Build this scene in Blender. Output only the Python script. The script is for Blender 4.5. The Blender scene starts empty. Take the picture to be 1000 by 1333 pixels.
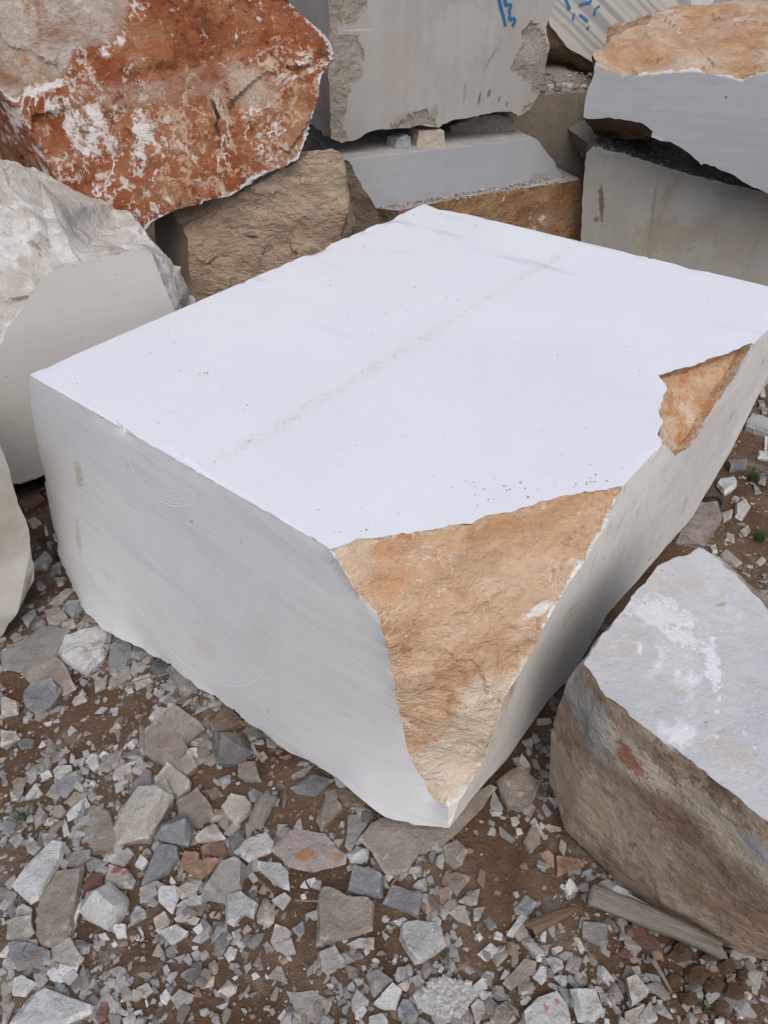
import bpy, bmesh, math, random
import numpy as np
from mathutils import Vector, Matrix, noise, kdtree
random.seed(7); rng = np.random.default_rng(11)
SC = bpy.context.scene; COL = SC.collection
V = Vector
# ------------------------------------------------------------------ camera
H, PITCH, ROLL, FPX, CX, CY = 1.6, math.radians(40), math.radians(-1.0), 960.0, 500.0, 666.5
FW = V((0, math.cos(PITCH), -math.sin(PITCH))); UP0 = V((0, math.sin(PITCH), math.cos(PITCH)))
RT = V((math.cos(ROLL), 0, 0)) + UP0 * math.sin(ROLL); UPV = UP0 * math.cos(ROLL) - V((math.sin(ROLL), 0, 0))
EYE = V((0, 0, H))
def ray(x, y): return FW + RT * ((x - CX) / FPX) + UPV * ((CY - y) / FPX)
def onz(x, y, z): d = ray(x, y); return EYE + d * ((z - H) / d.z)
def ony(x, y, Y): d = ray(x, y); return EYE + d * (Y / d.y)
def plane3(a, b, c): return (a.copy(), (b - a).cross(c - a).normalized())
def yaw_plane(p, s, t=0.0):   # vertical plane through p running along (1, s); t leans it back with height
    return (p.copy(), V((s, -1, t)).normalized())
def onp(x, y, pl):
    d = ray(x, y); return EYE + d * ((pl[0] - EYE).dot(pl[1]) / d.dot(pl[1]))
def proj(p):
    q = p - EYE; w = q.dot(FW); return (CX + FPX * q.dot(RT) / w, CY - FPX * q.dot(UPV) / w)
def inpoly(x, y, poly):
    r = False; n = len(poly); j = n - 1
    for i in range(n):
        xi, yi = poly[i]; xj, yj = poly[j]
        if (yi > y) != (yj > y) and x < (xj - xi) * (y - yi) / (yj - yi) + xi: r = not r
        j = i
    return r
def pairs(s):
    v = [float(t) for t in s.replace(',', ' ').split()]; return list(zip(v[0::2], v[1::2]))
cam = bpy.data.cameras.new('camera'); camo = bpy.data.objects.new('camera', cam); COL.objects.link(camo)
cam.sensor_fit = 'VERTICAL'; cam.sensor_height = 36; cam.lens = FPX / 1333 * 36; cam.clip_start = 0.02; cam.clip_end = 2000
m3 = Matrix((RT, UPV, -FW)).transposed(); camo.matrix_world = Matrix.Translation(EYE) @ m3.to_4x4(); SC.camera = camo
# ------------------------------------------------------------------ light
w = bpy.data.worlds.new('World'); SC.world = w; w.use_nodes = True
nt = w.node_tree; sky = nt.nodes.new('ShaderNodeTexSky'); sky.sky_type = 'NISHITA'; sky.sun_disc = False
SUN_EL, SUN_AZ = math.radians(55), math.radians(170)      # azimuth measured from +Y towards +X
sky.sun_elevation = SUN_EL; sky.sun_rotation = SUN_AZ; sky.air_density = 1.0; sky.dust_density = 4.0; sky.ozone_density = 1.0
bg = nt.nodes['Background']; hs = nt.nodes.new('ShaderNodeHueSaturation'); hs.inputs['Saturation'].default_value = 0.92      # overcast: the cloud layer greys the sky
nt.links.new(sky.outputs[0], hs.inputs['Color']); nt.links.new(hs.outputs[0], bg.inputs[0]); bg.inputs[1].default_value = 0.15
sl = bpy.data.lights.new('sun', 'SUN'); sl.energy = 0.78; sl.angle = math.radians(60); sl.color = (1, 0.965, 0.91)
so = bpy.data.objects.new('sun', sl); COL.objects.link(so)
sd = V((math.sin(SUN_AZ) * math.cos(SUN_EL), math.cos(SUN_AZ) * math.cos(SUN_EL), math.sin(SUN_EL)))
so.rotation_euler = sd.to_track_quat('Z', 'Y').to_euler(); so.location = sd * 20
SC.view_settings.view_transform = 'Standard'; SC.view_settings.look = 'None'; SC.view_settings.exposure = 0.20
# ------------------------------------------------------------------ materials
class NT:
    def __init__(s, name):
        s.m = bpy.data.materials.new(name); s.m.use_nodes = True; s.t = s.m.node_tree; s.b = s.t.nodes['Principled BSDF']
        s.tc = s.t.nodes.new('ShaderNodeTexCoord'); s.oi = None; s.P = s.tc.outputs['Object']
    def set(s, sock, v):
        if hasattr(v, 'is_output') or isinstance(v, bpy.types.NodeSocket): s.t.links.new(v, sock)
        else: sock.default_value = v
    def n(s, ty, **kw):
        nd = s.t.nodes.new(ty)
        for k, v in kw.items(): setattr(nd, k, v)
        return nd
    def math(s, op, a, b=0.0, c=None, clamp=False):
        nd = s.n('ShaderNodeMath', operation=op, use_clamp=clamp); s.set(nd.inputs[0], a); s.set(nd.inputs[1], b)
        if c is not None: s.set(nd.inputs[2], c)
        return nd.outputs[0]
    def vmath(s, op, a, b=(0, 0, 0)):
        nd = s.n('ShaderNodeVectorMath', operation=op); s.set(nd.inputs[0], a); s.set(nd.inputs[1], b)
        return nd.outputs['Value'] if op in ('DOT_PRODUCT', 'LENGTH', 'DISTANCE') else nd.outputs[0]
    def mapped(s, rot=(0, 0, 0), sc=(1, 1, 1), loc=(0, 0, 0)):
        if rot == (0, 0, 0) and sc == (1, 1, 1) and loc == (0, 0, 0): return s.P
        nd = s.n('ShaderNodeMapping'); s.set(nd.inputs['Vector'], s.P); nd.inputs['Rotation'].default_value = rot
        nd.inputs['Scale'].default_value = sc; nd.inputs['Location'].default_value = loc; return nd.outputs[0]
    def rnd(s):
        if s.oi is None: s.oi = s.n('ShaderNodeObjectInfo')
        return s.oi.outputs['Random']
    def noise(s, scale, detail=6, rough=0.6, dist=0.0, vec=None, seed=0.0, perobj=False):
        nd = s.n('ShaderNodeTexNoise', noise_dimensions='4D'); s.set(nd.inputs['Vector'], vec or s.P)
        nd.inputs['Scale'].default_value = scale; nd.inputs['Detail'].default_value = detail; nd.inputs['Roughness'].default_value = rough
        nd.inputs['Distortion'].default_value = dist
        s.set(nd.inputs['W'], s.math('MULTIPLY_ADD', s.rnd(), 70.0, seed) if perobj else seed); return nd.outputs['Fac']
    def ramp(s, fac, stops):
        nd = s.n('ShaderNodeValToRGB'); s.set(nd.inputs[0], fac); e = nd.color_ramp.elements
        while len(e) < len(stops): e.new(0.5)
        for el, (p, c) in zip(e, stops): el.position = p; el.color = (*c, 1) if len(c) == 3 else c
        return nd.outputs[0]
    def mask(s, fac, lo, hi):
        nd = s.n('ShaderNodeMapRange', interpolation_type='SMOOTHSTEP'); s.set(nd.inputs[0], fac); nd.inputs[1].default_value = lo; nd.inputs[2].default_value = hi
        return nd.outputs[0]
    def mix(s, f, a, b):
        nd = s.n('ShaderNodeMix', data_type='RGBA'); s.set(nd.inputs[0], f)
        s.set(nd.inputs[6], a if not isinstance(a, tuple) else (*a, 1)); s.set(nd.inputs[7], b if not isinstance(b, tuple) else (*b, 1)); return nd.outputs[2]
    def attr(s, name): return s.n('ShaderNodeAttribute', attribute_name=name).outputs
    def done(s, col, height=None, rough=0.85, spec=0.25, strength=1.0):
        s.set(s.b.inputs['Base Color'], col); s.set(s.b.inputs['Roughness'], rough); s.b.inputs['Specular IOR Level'].default_value = spec
        if height is not None:
            bp = s.n('ShaderNodeBump'); bp.inputs['Strength'].default_value = strength; bp.inputs['Distance'].default_value = 1.0
            s.set(bp.inputs['Height'], height); s.t.links.new(bp.outputs[0], s.b.inputs['Normal'])
        return s.m
def rock(name, base, scale=4, stains=(), bumps=((14, .02, 6), (70, .005, 5)), rim=None, cracks=None, perobj=False, worn=0.0, grain=.35, saw=None, rough=.85, spec=.25, dist=.6, veins=None, crust=(), dots=None, rot=(0, 0, 0), stretch=(1, 1, 1), extra=None, contrast=0.18):
    """stone: base colours spread by noise, stains (colour, scale, lo, hi, rot, stretch, seed), bumps (scale, metres, detail), white rim by the 'edge' attribute"""
    t = NT(name)
    f = t.noise(scale, 8, .62, dist, t.mapped(rot, stretch), 1.0, perobj)
    n = len(base); lo, hi = .5 - contrast, .5 + contrast
    c = t.ramp(f, [(lo + (hi - lo) * i / max(1, n - 1), b) for i, b in enumerate(base)])
    g = t.noise(scale * 7, 6, .7, 0, None, 4.0, perobj)          # small-scale tone change
    c = t.mix(t.math('MULTIPLY', t.mask(g, .35, .7), grain), c, tuple(min(.85, x * .72) for x in base[0]))
    for i, (sc_, s_, lo_, hi_, ro_, st_) in enumerate(stains):
        k = t.noise(s_, 9, .65, .8, t.mapped(ro_, st_), 9.0 + 3.7 * i, perobj); c = t.mix(t.mask(k, lo_, hi_), c, sc_)
    if veins:
        for (vc, vs, vw, seed) in veins:
            k = t.noise(vs, 5, .6, 1.2, None, seed, perobj); k = t.math('ABSOLUTE', t.math('SUBTRACT', k, .5))
            gate = t.mask(t.noise(vs * 2.1, 4, .6, 0, None, seed + 5, perobj), .45, .6)
            c = t.mix(t.math('MULTIPLY', t.math('SUBTRACT', 1.0, t.mask(k, vw * .4, vw)), gate), c, vc)
    for (cc_, cs_, fs_, am_, sd_) in crust:      # fine crusty patches gathered in clusters: colour, cluster scale, grain scale, amount, seed
        k = t.mask(t.noise(cs_, 5, .6, .8, None, sd_, perobj), .47, .60); g2 = t.noise(fs_, 10, .75, .4, None, sd_ + 3, perobj)
        thr = t.math('SUBTRACT', .72, t.math('MULTIPLY', k, .20)); c = t.mix(t.math('MULTIPLY', t.mask(t.math('SUBTRACT', g2, thr), -.012, .03), am_), c, cc_)
    h = None
    for (s_, a_, d_) in bumps:
        k = t.math('MULTIPLY', t.noise(s_, d_, .65, .3, t.mapped(rot, stretch), 20 + s_, perobj), a_); h = k if h is None else t.math('ADD', h, k)
    if saw:      # wire-saw lines: (turn, amount), run across the local x axis
        k = t.noise(38, 4, .7, 0, t.mapped((0, 0, 0), saw[0]), 71.0); c = t.mix(t.math('MULTIPLY', t.mask(k, .42, .62), saw[1]), c, tuple(x * .80 for x in base[0]))
        k2 = t.noise(9, 3, .6, 0, t.mapped((0, .05, 0), saw[0]), 74.0); c = t.mix(t.math('MULTIPLY', t.mask(k2, .48, .66), saw[1] * 1.2), c, tuple(min(.75, x * 1.14) for x in base[-1]))
        h = t.math('ADD', h, t.math('MULTIPLY', k, .0012))
        sp = t.noise(48, 3, .6, 0, None, 78.0); c = t.mix(t.math('MULTIPLY', t.mask(sp, .69, .73), .7), c, tuple(x * .45 for x in base[0]))
        dr = t.noise(2.4, 8, .72, .6, None, 79.0); c = t.mix(t.math('MULTIPLY', t.mask(dr, .52, .74), .35), c, (base[0][0] * .86, base[0][1] * .76, base[0][2] * .60))
    if cracks:
        cs, cd, cc = cracks
        k = t.noise(cs, 3, .5, .6, t.mapped((.3, .2, .5), (1, 1, .35)), 33.0); k = t.math('ABSOLUTE', t.math('SUBTRACT', k, .5))
        gate = t.mask(t.noise(cs * 1.3, 2, .5, 0, None, 41.0), .52, .58)
        k = t.math('MULTIPLY', t.math('SUBTRACT', 1.0, t.mask(k, .002, .007)), gate)
        c = t.mix(k, c, cc); h = t.math('SUBTRACT', h, t.math('MULTIPLY', k, cd))
    if dots:
        vo = t.n('ShaderNodeTexVoronoi'); t.set(vo.inputs['Vector'], t.P); vo.inputs['Scale'].default_value = dots[0]
        k = t.math('SUBTRACT', 1.0, t.mask(vo.outputs['Distance'], dots[1] * .6, dots[1])); k = t.math('MULTIPLY', k, t.mask(t.noise(dots[0] * .3, 3), .5, .6))
        c = t.mix(k, c, dots[2]); h = t.math('SUBTRACT', h, t.math('MULTIPLY', k, .002))
    if rim:
        rc, rw = rim
        e = t.math('MULTIPLY_ADD', t.math('SUBTRACT', t.noise(28, 6, .7, 0, None, 55.0), .5), rw * 5, t.attr('edge')[2]); e = t.math('ADD', e, t.math('MULTIPLY', t.mask(t.noise(4.5, 4, .6, 0, None, 58.0), .44, .60), rw * 1.6))
        c = t.mix(t.math('SUBTRACT', 1.0, t.mask(e, rw * .5, rw)), c, rc)
    if worn:
        ge = t.n('ShaderNodeNewGeometry'); k = t.mask(t.math('ADD', ge.outputs['Pointiness'], t.math('MULTIPLY', t.math('SUBTRACT', t.noise(60, 4, .7, 0, None, 3.3, perobj), .5), .12)), .53, .60)
        c = t.mix(t.math('MULTIPLY', k, worn), c, tuple(min(.72, x * 1.45 + .04) for x in base[-1]))
    if extra: c, h = extra(t, c, h)
    return t.done(c, h, rough, spec)
# ------------------------------------------------------------------ tagging
def tag(o, label=None, cat=None, group=None, kind=None):
    for k, v in (('label', label), ('category', cat), ('group', group), ('kind', kind)):
        if v: o[k] = v
    return o
def link(name, me, loc=(0, 0, 0), parent=None, mats=()):
    o = bpy.data.objects.new(name, me); COL.objects.link(o); o.location = loc
    if parent is not None: o.parent = parent; o.location = (0, 0, 0)
    for m in mats: me.materials.append(m)
    return o
# ------------------------------------------------------------------ stone modelling
def fract(p, f, facet=.5):
    """signed roughness of a broken stone face, about -1..1: soft fractal plus flat chips"""
    a = noise.fractal(p * f, .9, 2.1, 5)
    q = p * f * 1.7
    q = q + noise.noise_vector(q * .8) * .35
    c = noise.voronoi(q)[1][0]
    d = noise.noise_vector(c * 7.3)
    return a * .6 + facet * d.dot(q - c) * 1.6
def refine(bm, tg, iters=9, edge_t=None):
    for _ in range(iters):
        es = []
        for e in bm.edges:
            if not e.link_faces: continue
            tt = min(tg[f.material_index] for f in e.link_faces)
            if edge_t and len({f.material_index for f in e.link_faces}) > 1: tt = min(tt, edge_t)
            if e.calc_length() > tt * 1.35: es.append(e)
        if not es: break
        bmesh.ops.subdivide_edges(bm, edges=es, cuts=1, use_grid_fill=False)
        ng = [f for f in bm.faces if len(f.verts) > 3]
        if ng: bmesh.ops.triangulate(bm, faces=ng, quad_method='SHORT_EDGE', ngon_method='BEAUTY')
def relax(bm, classes, n):
    ids = set(classes)
    vs = [v for v in bm.verts if v.link_faces and all(f.material_index in ids for f in v.link_faces) and len({f.material_index for f in v.link_faces}) == 1 and not v.is_boundary]
    for _ in range(n):
        new = [sum((e.other_vert(v).co for e in v.link_edges), V()) / len(v.link_edges) for v in vs]
        for v, c in zip(vs, new): v.co = c
def hull(pts, test):
    """convex hull of pts as triangles [(points, class)]; test(centre, normal) names the class"""
    bm = bmesh.new()
    for p in pts: bm.verts.new(p)
    bmesh.ops.convex_hull(bm, input=bm.verts[:], use_existing_faces=False)
    bmesh.ops.recalc_face_normals(bm, faces=bm.faces[:])
    out = [([v.co.copy() for v in f.verts], test(f.calc_center_median(), f.normal)) for f in bm.faces]
    bm.free(); return out
def on_plane(pl, eps=.004): return lambda c, n: abs((c - pl[0]).dot(pl[1])) < eps and abs(n.dot(pl[1])) > .98
def make_rock(name, faces, cls, label, cat='stone block', group=None, patches=(), base=None, seed=0.0, main=None, relaxed=(), edge_t=None):
    """faces [(pts, class)]; cls {class: dict(sawn, t, amp, f, mat, part, push)}; patches (class on which, new class, pixel outline, warp).
    Classes with a part name become child meshes; the others are the top-level mesh."""
    names = list(cls); idx = {c: i for i, c in enumerate(names)}
    bm = bmesh.new(); vm = {}
    def gv(p):
        k = (round(p[0], 4), round(p[1], 4), round(p[2], 4))
        if k not in vm: vm[k] = bm.verts.new(p)
        return vm[k]
    for pts, c in faces:
        vs = []
        for p in pts:
            v = gv(p)
            if v not in vs: vs.append(v)
        if len(vs) < 3: continue
        try: f = bm.faces.new(vs)
        except ValueError: continue
        f.material_index = idx[c]
    bmesh.ops.recalc_face_normals(bm, faces=bm.faces[:])
    bmesh.ops.triangulate(bm, faces=bm.faces[:], ngon_method='BEAUTY')
    refine(bm, [cls[c].get('t0', cls[c]['t']) for c in names])
    if relaxed: relax(bm, [idx[c] for c in relaxed], 30)
    for (c0, c1, poly, warp) in patches:
        for rep in range(2):
            for f in bm.faces:
                if f.material_index != idx[c0]: continue
                c = f.calc_center_median(); x, y = proj(c); k = noise.noise_vector(c * 13) * warp + noise.noise_vector(c * 41) * warp * .5
                if inpoly(x + k.x, y + k.z, poly): f.material_index = idx[c1]
            if rep == 0:
                refine(bm, [cls[c]['t'] for c in names])
    refine(bm, [cls[c]['t'] for c in names], 9, edge_t)
    bm.normal_update()
    sawn = {}
    for f in bm.faces:
        if cls[names[f.material_index]].get('sawn'):
            sawn.setdefault(f.material_index, V()); sawn[f.material_index] += f.normal * f.calc_area()
    for k in sawn: sawn[k].normalize()
    cap = max(.011, (edge_t or .012))
    off = V((seed * 3.1, seed * 1.7, seed * 2.3)); moves = []
    for v in bm.verts:
        ms = {f.material_index for f in v.link_faces}
        rough = [i for i in ms if i not in sawn and not cls[names[i]].get('of')]
        pat = [i for i in ms if cls[names[i]].get('of')]
        sn = [sawn[i] for i in ms if i in sawn]
        p = v.co + off; d = V()
        if rough:
            k = cls[names[max(rough, key=lambda i: cls[names[i]]['amp'])]]; n = V()
            for f in v.link_faces:
                if f.material_index in rough: n += f.normal
            if n.length > 0: n.normalize()
            d = n * k['amp'] * fract(p, k['f'], k.get('facet', .5)) + noise.noise_vector(p * k['f'] * 2.2) * k['amp'] * .35
            if sn and k.get('quiet'):
                ch = max(0., noise.noise(p * 7) - .30) * .030 + max(0., noise.noise(p * 38) - .12) * .007 + .001
                moves.append((v, -(sum(sn, V()) + n) * ch)); continue
            if sn:
                d = d * .5 + noise.noise_vector(p * 52) * .005 + noise.noise_vector(p * 19) * .006
                if d.length > cap: d *= cap / d.length
            if k.get('push') and not sn: d += V(k['push'])
        elif len(sn) >= 2:
            ch = max(0., noise.noise(p * 7) - .30) * .030 + max(0., noise.noise(p * 38) - .12) * .007 + .001
            d = -(sum(sn, V())) * ch * cls[names[min(ms)]].get('chip', 1.0)
            moves.append((v, d)); continue
        if pat:
            k = cls[names[pat[0]]]
            if len(ms) == 1:
                n = sawn[idx[k['of']]]; d = -n * (k['depth'] * (.75 + .5 * noise.noise(p * 6))) + n * k['amp'] * fract(p, k['f'])
                sn = []
            else: d = noise.noise_vector(p * 30) * .006
        for n in sn: d = d - n * d.dot(n)
        if d.length > 0: moves.append((v, d))
    for v, d in moves: v.co += d
    bm.normal_update()
    el = bm.verts.layers.float.new('edge')
    for c, k in cls.items():
        if not k.get('rim'): continue
        i = idx[c]; bd = [v for v in bm.verts if any(f.material_index == i for f in v.link_faces) and any(f.material_index in [idx[r] for r in k['rim']] for f in v.link_faces)]
        kd = kdtree.KDTree(max(1, len(bd)))
        for j, v in enumerate(bd): kd.insert(v.co, j)
        kd.balance()
        for v in bm.verts:
            if any(f.material_index == i for f in v.link_faces): v[el] = kd.find(v.co)[2] if bd else 1.0
    for e in bm.edges:
        if len(e.link_faces) == 2:
            a, b = e.link_faces; e.smooth = a.material_index == b.material_index and (a.material_index in sawn or e.calc_face_angle(0) < .7)
    for f in bm.faces: f.smooth = f.material_index not in sawn
    lo = min(v.co.z for v in bm.verts); cx = sum(v.co.x for v in bm.verts) / len(bm.verts); cy = sum(v.co.y for v in bm.verts) / len(bm.verts)
    org = base or V((cx, cy, lo))
    parts = {}
    for c in names: parts.setdefault(cls[c].get('part'), []).append(c)
    top = None
    for pn in sorted(parts, key=lambda q: (q is not None, str(q))):
        cs = parts[pn]; keep = {idx[c] for c in cs}
        b2 = bm.copy()
        bmesh.ops.delete(b2, geom=[f for f in b2.faces if f.material_index not in keep], context='FACES')
        if not b2.faces: b2.free(); continue
        mats = []; 
        for f in b2.faces:
            m = cls[names[f.material_index]]['mat']
            if m not in mats: mats.append(m)
            f.material_index = mats.index(m)
        for v in b2.verts: v.co -= org
        me = bpy.data.meshes.new((pn or name).split('#')[0]); b2.to_mesh(me); b2.free()
        if pn is None:
            top = link(name, me, org, None, mats); tag(top, label, cat, group)
        else:
            o = link(pn.split('#')[0], me, (0, 0, 0), top, mats)
            if cls[cs[0]].get('plabel'): o['label'] = cls[cs[0]]['plabel']
    bm.free(); return top
def ribbon(name, pl, strokes, width, m, parent, lift=.003):
    """painted strokes lying on a plane"""
    bm = bmesh.new(); n = pl[1] if pl[1].dot(EYE - pl[0]) > 0 else -pl[1]
    for st in strokes:
        pts = [onp(x, y, pl) for x, y in st]; fine = []
        for a, b in zip(pts, pts[1:]):
            k = max(1, int((b - a).length / .008)); fine += [a.lerp(b, i / k) for i in range(k)]
        fine.append(pts[-1]); prev = None
        for _ in range(3): fine = [fine[0]] + [(fine[i - 1] + fine[i] * 2 + fine[i + 1]) / 4 for i in range(1, len(fine) - 1)] + [fine[-1]]
        for i, p in enumerate(fine):
            d = (fine[min(i + 1, len(fine) - 1)] - fine[max(i - 1, 0)]).normalized(); s = d.cross(n).normalized() * width * (.75 + .35 * noise.noise(p * 40))
            cur = (bm.verts.new(p + s + n * lift), bm.verts.new(p - s + n * lift))
            if prev: bm.faces.new((prev[0], cur[0], cur[1], prev[1]))
            prev = cur
    for v in bm.verts: v.co -= parent.location
    me = bpy.data.meshes.new(name); bm.to_mesh(me); bm.free(); return link(name, me, (0, 0, 0), parent, [m])

def blobs(org, pl, items, nscale=14, namp=.9):
    """stains with a shape of their own: (px, py, half width px, half height px, turn degrees, colour, amount) on plane pl"""
    def f(t, c, h):
        n = t.math('MULTIPLY', t.math('SUBTRACT', t.noise(nscale, 8, .68, .5, None, 61.0), .5), namp * 2)
        n = t.math('ADD', n, t.math('MULTIPLY', t.math('SUBTRACT', t.noise(nscale * 3.7, 7, .72, .3, None, 67.0), .5), namp * 2.4))
        for (x, y, a, b, rot, col, am) in items:
            p = onp(x, y, pl); cr, sr = math.cos(math.radians(rot)), math.sin(math.radians(rot))
            u = onp(x + a * cr, y + a * sr, pl) - p; v = onp(x - b * sr, y + b * cr, pl) - p
            dv = t.vmath('SUBTRACT', t.P, tuple(p - org))
            d = t.math('SQRT', t.math('ADD', t.math('POWER', t.vmath('DOT_PRODUCT', dv, tuple(u / u.length_squared)), 2.0), t.math('POWER', t.vmath('DOT_PRODUCT', dv, tuple(v / v.length_squared)), 2.0)))
            k = t.math('SUBTRACT', 1.0, t.mask(t.math('ADD', d, n), .62, 1.04)); c = t.mix(t.math('MULTIPLY', k, am), c, col)
        return c, h
    return f
# ------------------------------------------------------------------ big blocks
ZT = .672
A = onz(37, 487, ZT); B = onz(552, 265, ZT); C = onz(1050, 384, ZT); FV = onz(629, 829, ZT); G = onz(585, 1078, .04)
PT = (A.copy(), V((0, 0, 1))); PLf = plane3(A, FV, G); PRt = plane3(C, FV, G)
HB = V((.25, 1.8, 0))                                            # origin of the hero block
WHITE = (.80, .80, .79)
def hero_top(t, c, h):
    # a crumbled drilling scar that crosses the top from the left edge to the right-hand back edge
    a = onz(268, 612, ZT) - HB; b = onz(752, 318, ZT) - HB; d = (b - a).normalized(); s = V((-d.y, d.x, 0))
    q = t.vmath('SUBTRACT', t.P, tuple(a)); u = t.vmath('DOT_PRODUCT', q, tuple(s))
    wob = t.math('MULTIPLY', t.math('SUBTRACT', t.noise(9, 4, .6, 0, None, 3.0), .5), .022)
    k = t.math('SUBTRACT', 1.0, t.mask(t.math('ABSOLUTE', t.math('ADD', u, wob)), .010, .034))
    k = t.math('MULTIPLY', k, t.mask(t.noise(62, 6, .8, 0, None, 7.0), .46, .58))
    g0 = t.mask(t.noise(5, 4, .6, 0, None, 14.0), .38, .60); k = t.math('MULTIPLY', k, g0)
    c = t.mix(t.math('MULTIPLY', k, .50), c, (.57, .565, .535)); h = t.math('SUBTRACT', h, t.math('MULTIPLY', k, .0003))
    # thin grey veins running parallel to the left face, short and sparse
    al = (FV - A).normalized(); ac = V((-al.y, al.x, 0)); cb = t.n('ShaderNodeCombineXYZ')
    t.set(cb.inputs[0], t.math('MULTIPLY', t.vmath('DOT_PRODUCT', t.P, tuple(al)), .45)); t.set(cb.inputs[1], t.math('MULTIPLY', t.vmath('DOT_PRODUCT', t.P, tuple(ac)), 3.2)); u2 = t.noise(3.2, 3, .5, 0, cb.outputs[0], 12.0)
    g2 = t.mask(t.noise(1.6, 3, .5, 0, None, 19.0), .45, .60)
    c = t.mix(t.math('MULTIPLY', t.math('MULTIPLY', t.mask(u2, .58, .70), g2), .9), c, (.44, .47, .515))
    dust = t.mask(t.noise(2.3, 6, .7, .5, None, 25.0), .55, .75); c = t.mix(t.math('MULTIPLY', dust, .16), c, (.56, .55, .52))
    return c, h
def hero_side(t, c, h):
    # bedding bands, saw arcs and a few stains
    y = t.vmath('DOT_PRODUCT', t.P, tuple((FV - A).normalized())); z = t.vmath('DOT_PRODUCT', t.P, (0, 0, 1))
    cmb = t.n('ShaderNodeCombineXYZ'); t.set(cmb.inputs[0], t.math('MULTIPLY', y, .5)); t.set(cmb.inputs[1], t.math('ADD', t.math('MULTIPLY', z, 5.0), t.math('MULTIPLY', y, .9)))
    bd = t.noise(2.2, 6, .6, .2, cmb.outputs[0], 2.0); c = t.mix(t.math('MULTIPLY', t.mask(bd, .46, .68), .50), c, (.42, .435, .45))
    bd2 = t.noise(9, 4, .6, .1, cmb.outputs[0], 8.0); c = t.mix(t.math('MULTIPLY', t.mask(bd2, .57, .66), .30), c, (.37, .38, .385))
    for (cx, cy, rx, ry, r0, full) in ((205, 578, 262, 630, .45, .55), (270, 745, 300, 853, .55, .4)):
        ctr = onp(cx, cy, PLf) - HB; R = (onp(rx, ry, PLf) - HB - ctr).length
        dv = t.vmath('SUBTRACT', t.P, tuple(ctr)); r = t.vmath('LENGTH', dv); rz = t.vmath('DOT_PRODUCT', dv, (0, 0, 1))
        low = t.mask(rz, -R * .15, -R * .5)
        ring = t.math('MULTIPLY', t.math('SUBTRACT', 1.0, t.mask(t.math('ABSOLUTE', t.math('SUBTRACT', r, R)), .0006, .0024)), t.mask(rz, -R * .3, -R * .62))
        c = t.mix(t.math('MULTIPLY', ring, .40), c, (.74, .74, .73)); h = t.math('SUBTRACT', h, t.math('MULTIPLY', ring, .0007))
        wv = t.math('SINE', t.math('MULTIPLY', t.math('ADD', r, t.math('MULTIPLY', t.noise(6, 3), .01)), 620.0))
        gate = t.math('MULTIPLY', t.math('MULTIPLY', low, t.math('SUBTRACT', 1.0, t.mask(r, R * .98, R * 1.01))), t.mask(r, R * r0, R * (r0 + .2))); gate = t.math('MULTIPLY', gate, t.mask(t.noise(7, 5, .7, 0, None, 66.0), .40, .62))
        h = t.math('ADD', h, t.math('MULTIPLY', t.math('MULTIPLY', wv, gate), .00011 * full * 2))
        c = t.mix(t.math('MULTIPLY', t.math('MULTIPLY', t.mask(wv, .2, 1.0), gate), .16), c, (.70, .70, .69))
    for (px, py, sx, sz, col, am) in ((118, 608, .020, .05, (.38, .335, .27), .8), (72, 612, .016, .045, (.41, .38, .32), .7), (134, 680, .018, .055, (.38, .31, .23), .5), (300, 818, .06, .03, (.48, .41, .32), .35)):
        p = onp(px, py, PLf) - HB; dv = t.vmath('SUBTRACT', t.P, tuple(p)); a = t.vmath('DOT_PRODUCT', dv, tuple((FV - A).normalized())); b = t.vmath('DOT_PRODUCT', dv, (0, 0, 1))
        if px == 134: b = t.math('ADD', b, t.math('MULTIPLY', a, 1.1))
        r = t.math('SQRT', t.math('ADD', t.math('POWER', t.math('DIVIDE', a, sx), 2.0), t.math('POWER', t.math('DIVIDE', b, sz), 2.0)))
        r = t.math('ADD', r, t.math('MULTIPLY', t.math('SUBTRACT', t.noise(40, 6, .75), .5), 3.4))
        c = t.mix(t.math('MULTIPLY', t.math('SUBTRACT', 1.0, t.mask(r, .5, 1.1)), am), c, col)
    return c, h
SAWB = ((5, .0012, 3), (160, .0006, 4), (420, .0003, 2))
m_top = rock('white_sawn_marble_sky_tint', [(.625, .65, .68), (.66, .685, .71)], 2, grain=.03, bumps=SAWB, extra=hero_top, dots=(46, .07, (.45, .38, .28)), rough=.75)  # bluish base: the sky's tint is put into the colour
m_left = rock('white_sawn_marble_banded_shaded', [(.49, .495, .50), (.55, .557, .565)], 1.5, grain=.10, saw=((.04, .04, 1), .07), bumps=SAWB, extra=hero_side, rough=.75)  # same marble as the top; shade of the sides put into the base
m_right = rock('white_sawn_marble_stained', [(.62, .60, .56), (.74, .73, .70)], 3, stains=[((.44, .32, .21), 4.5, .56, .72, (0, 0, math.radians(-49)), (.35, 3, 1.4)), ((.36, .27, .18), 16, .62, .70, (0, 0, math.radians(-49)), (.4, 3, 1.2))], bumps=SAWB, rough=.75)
PLf_c = plane3(onz(470, 703, ZT), onz(765, 638, ZT), G)
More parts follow.
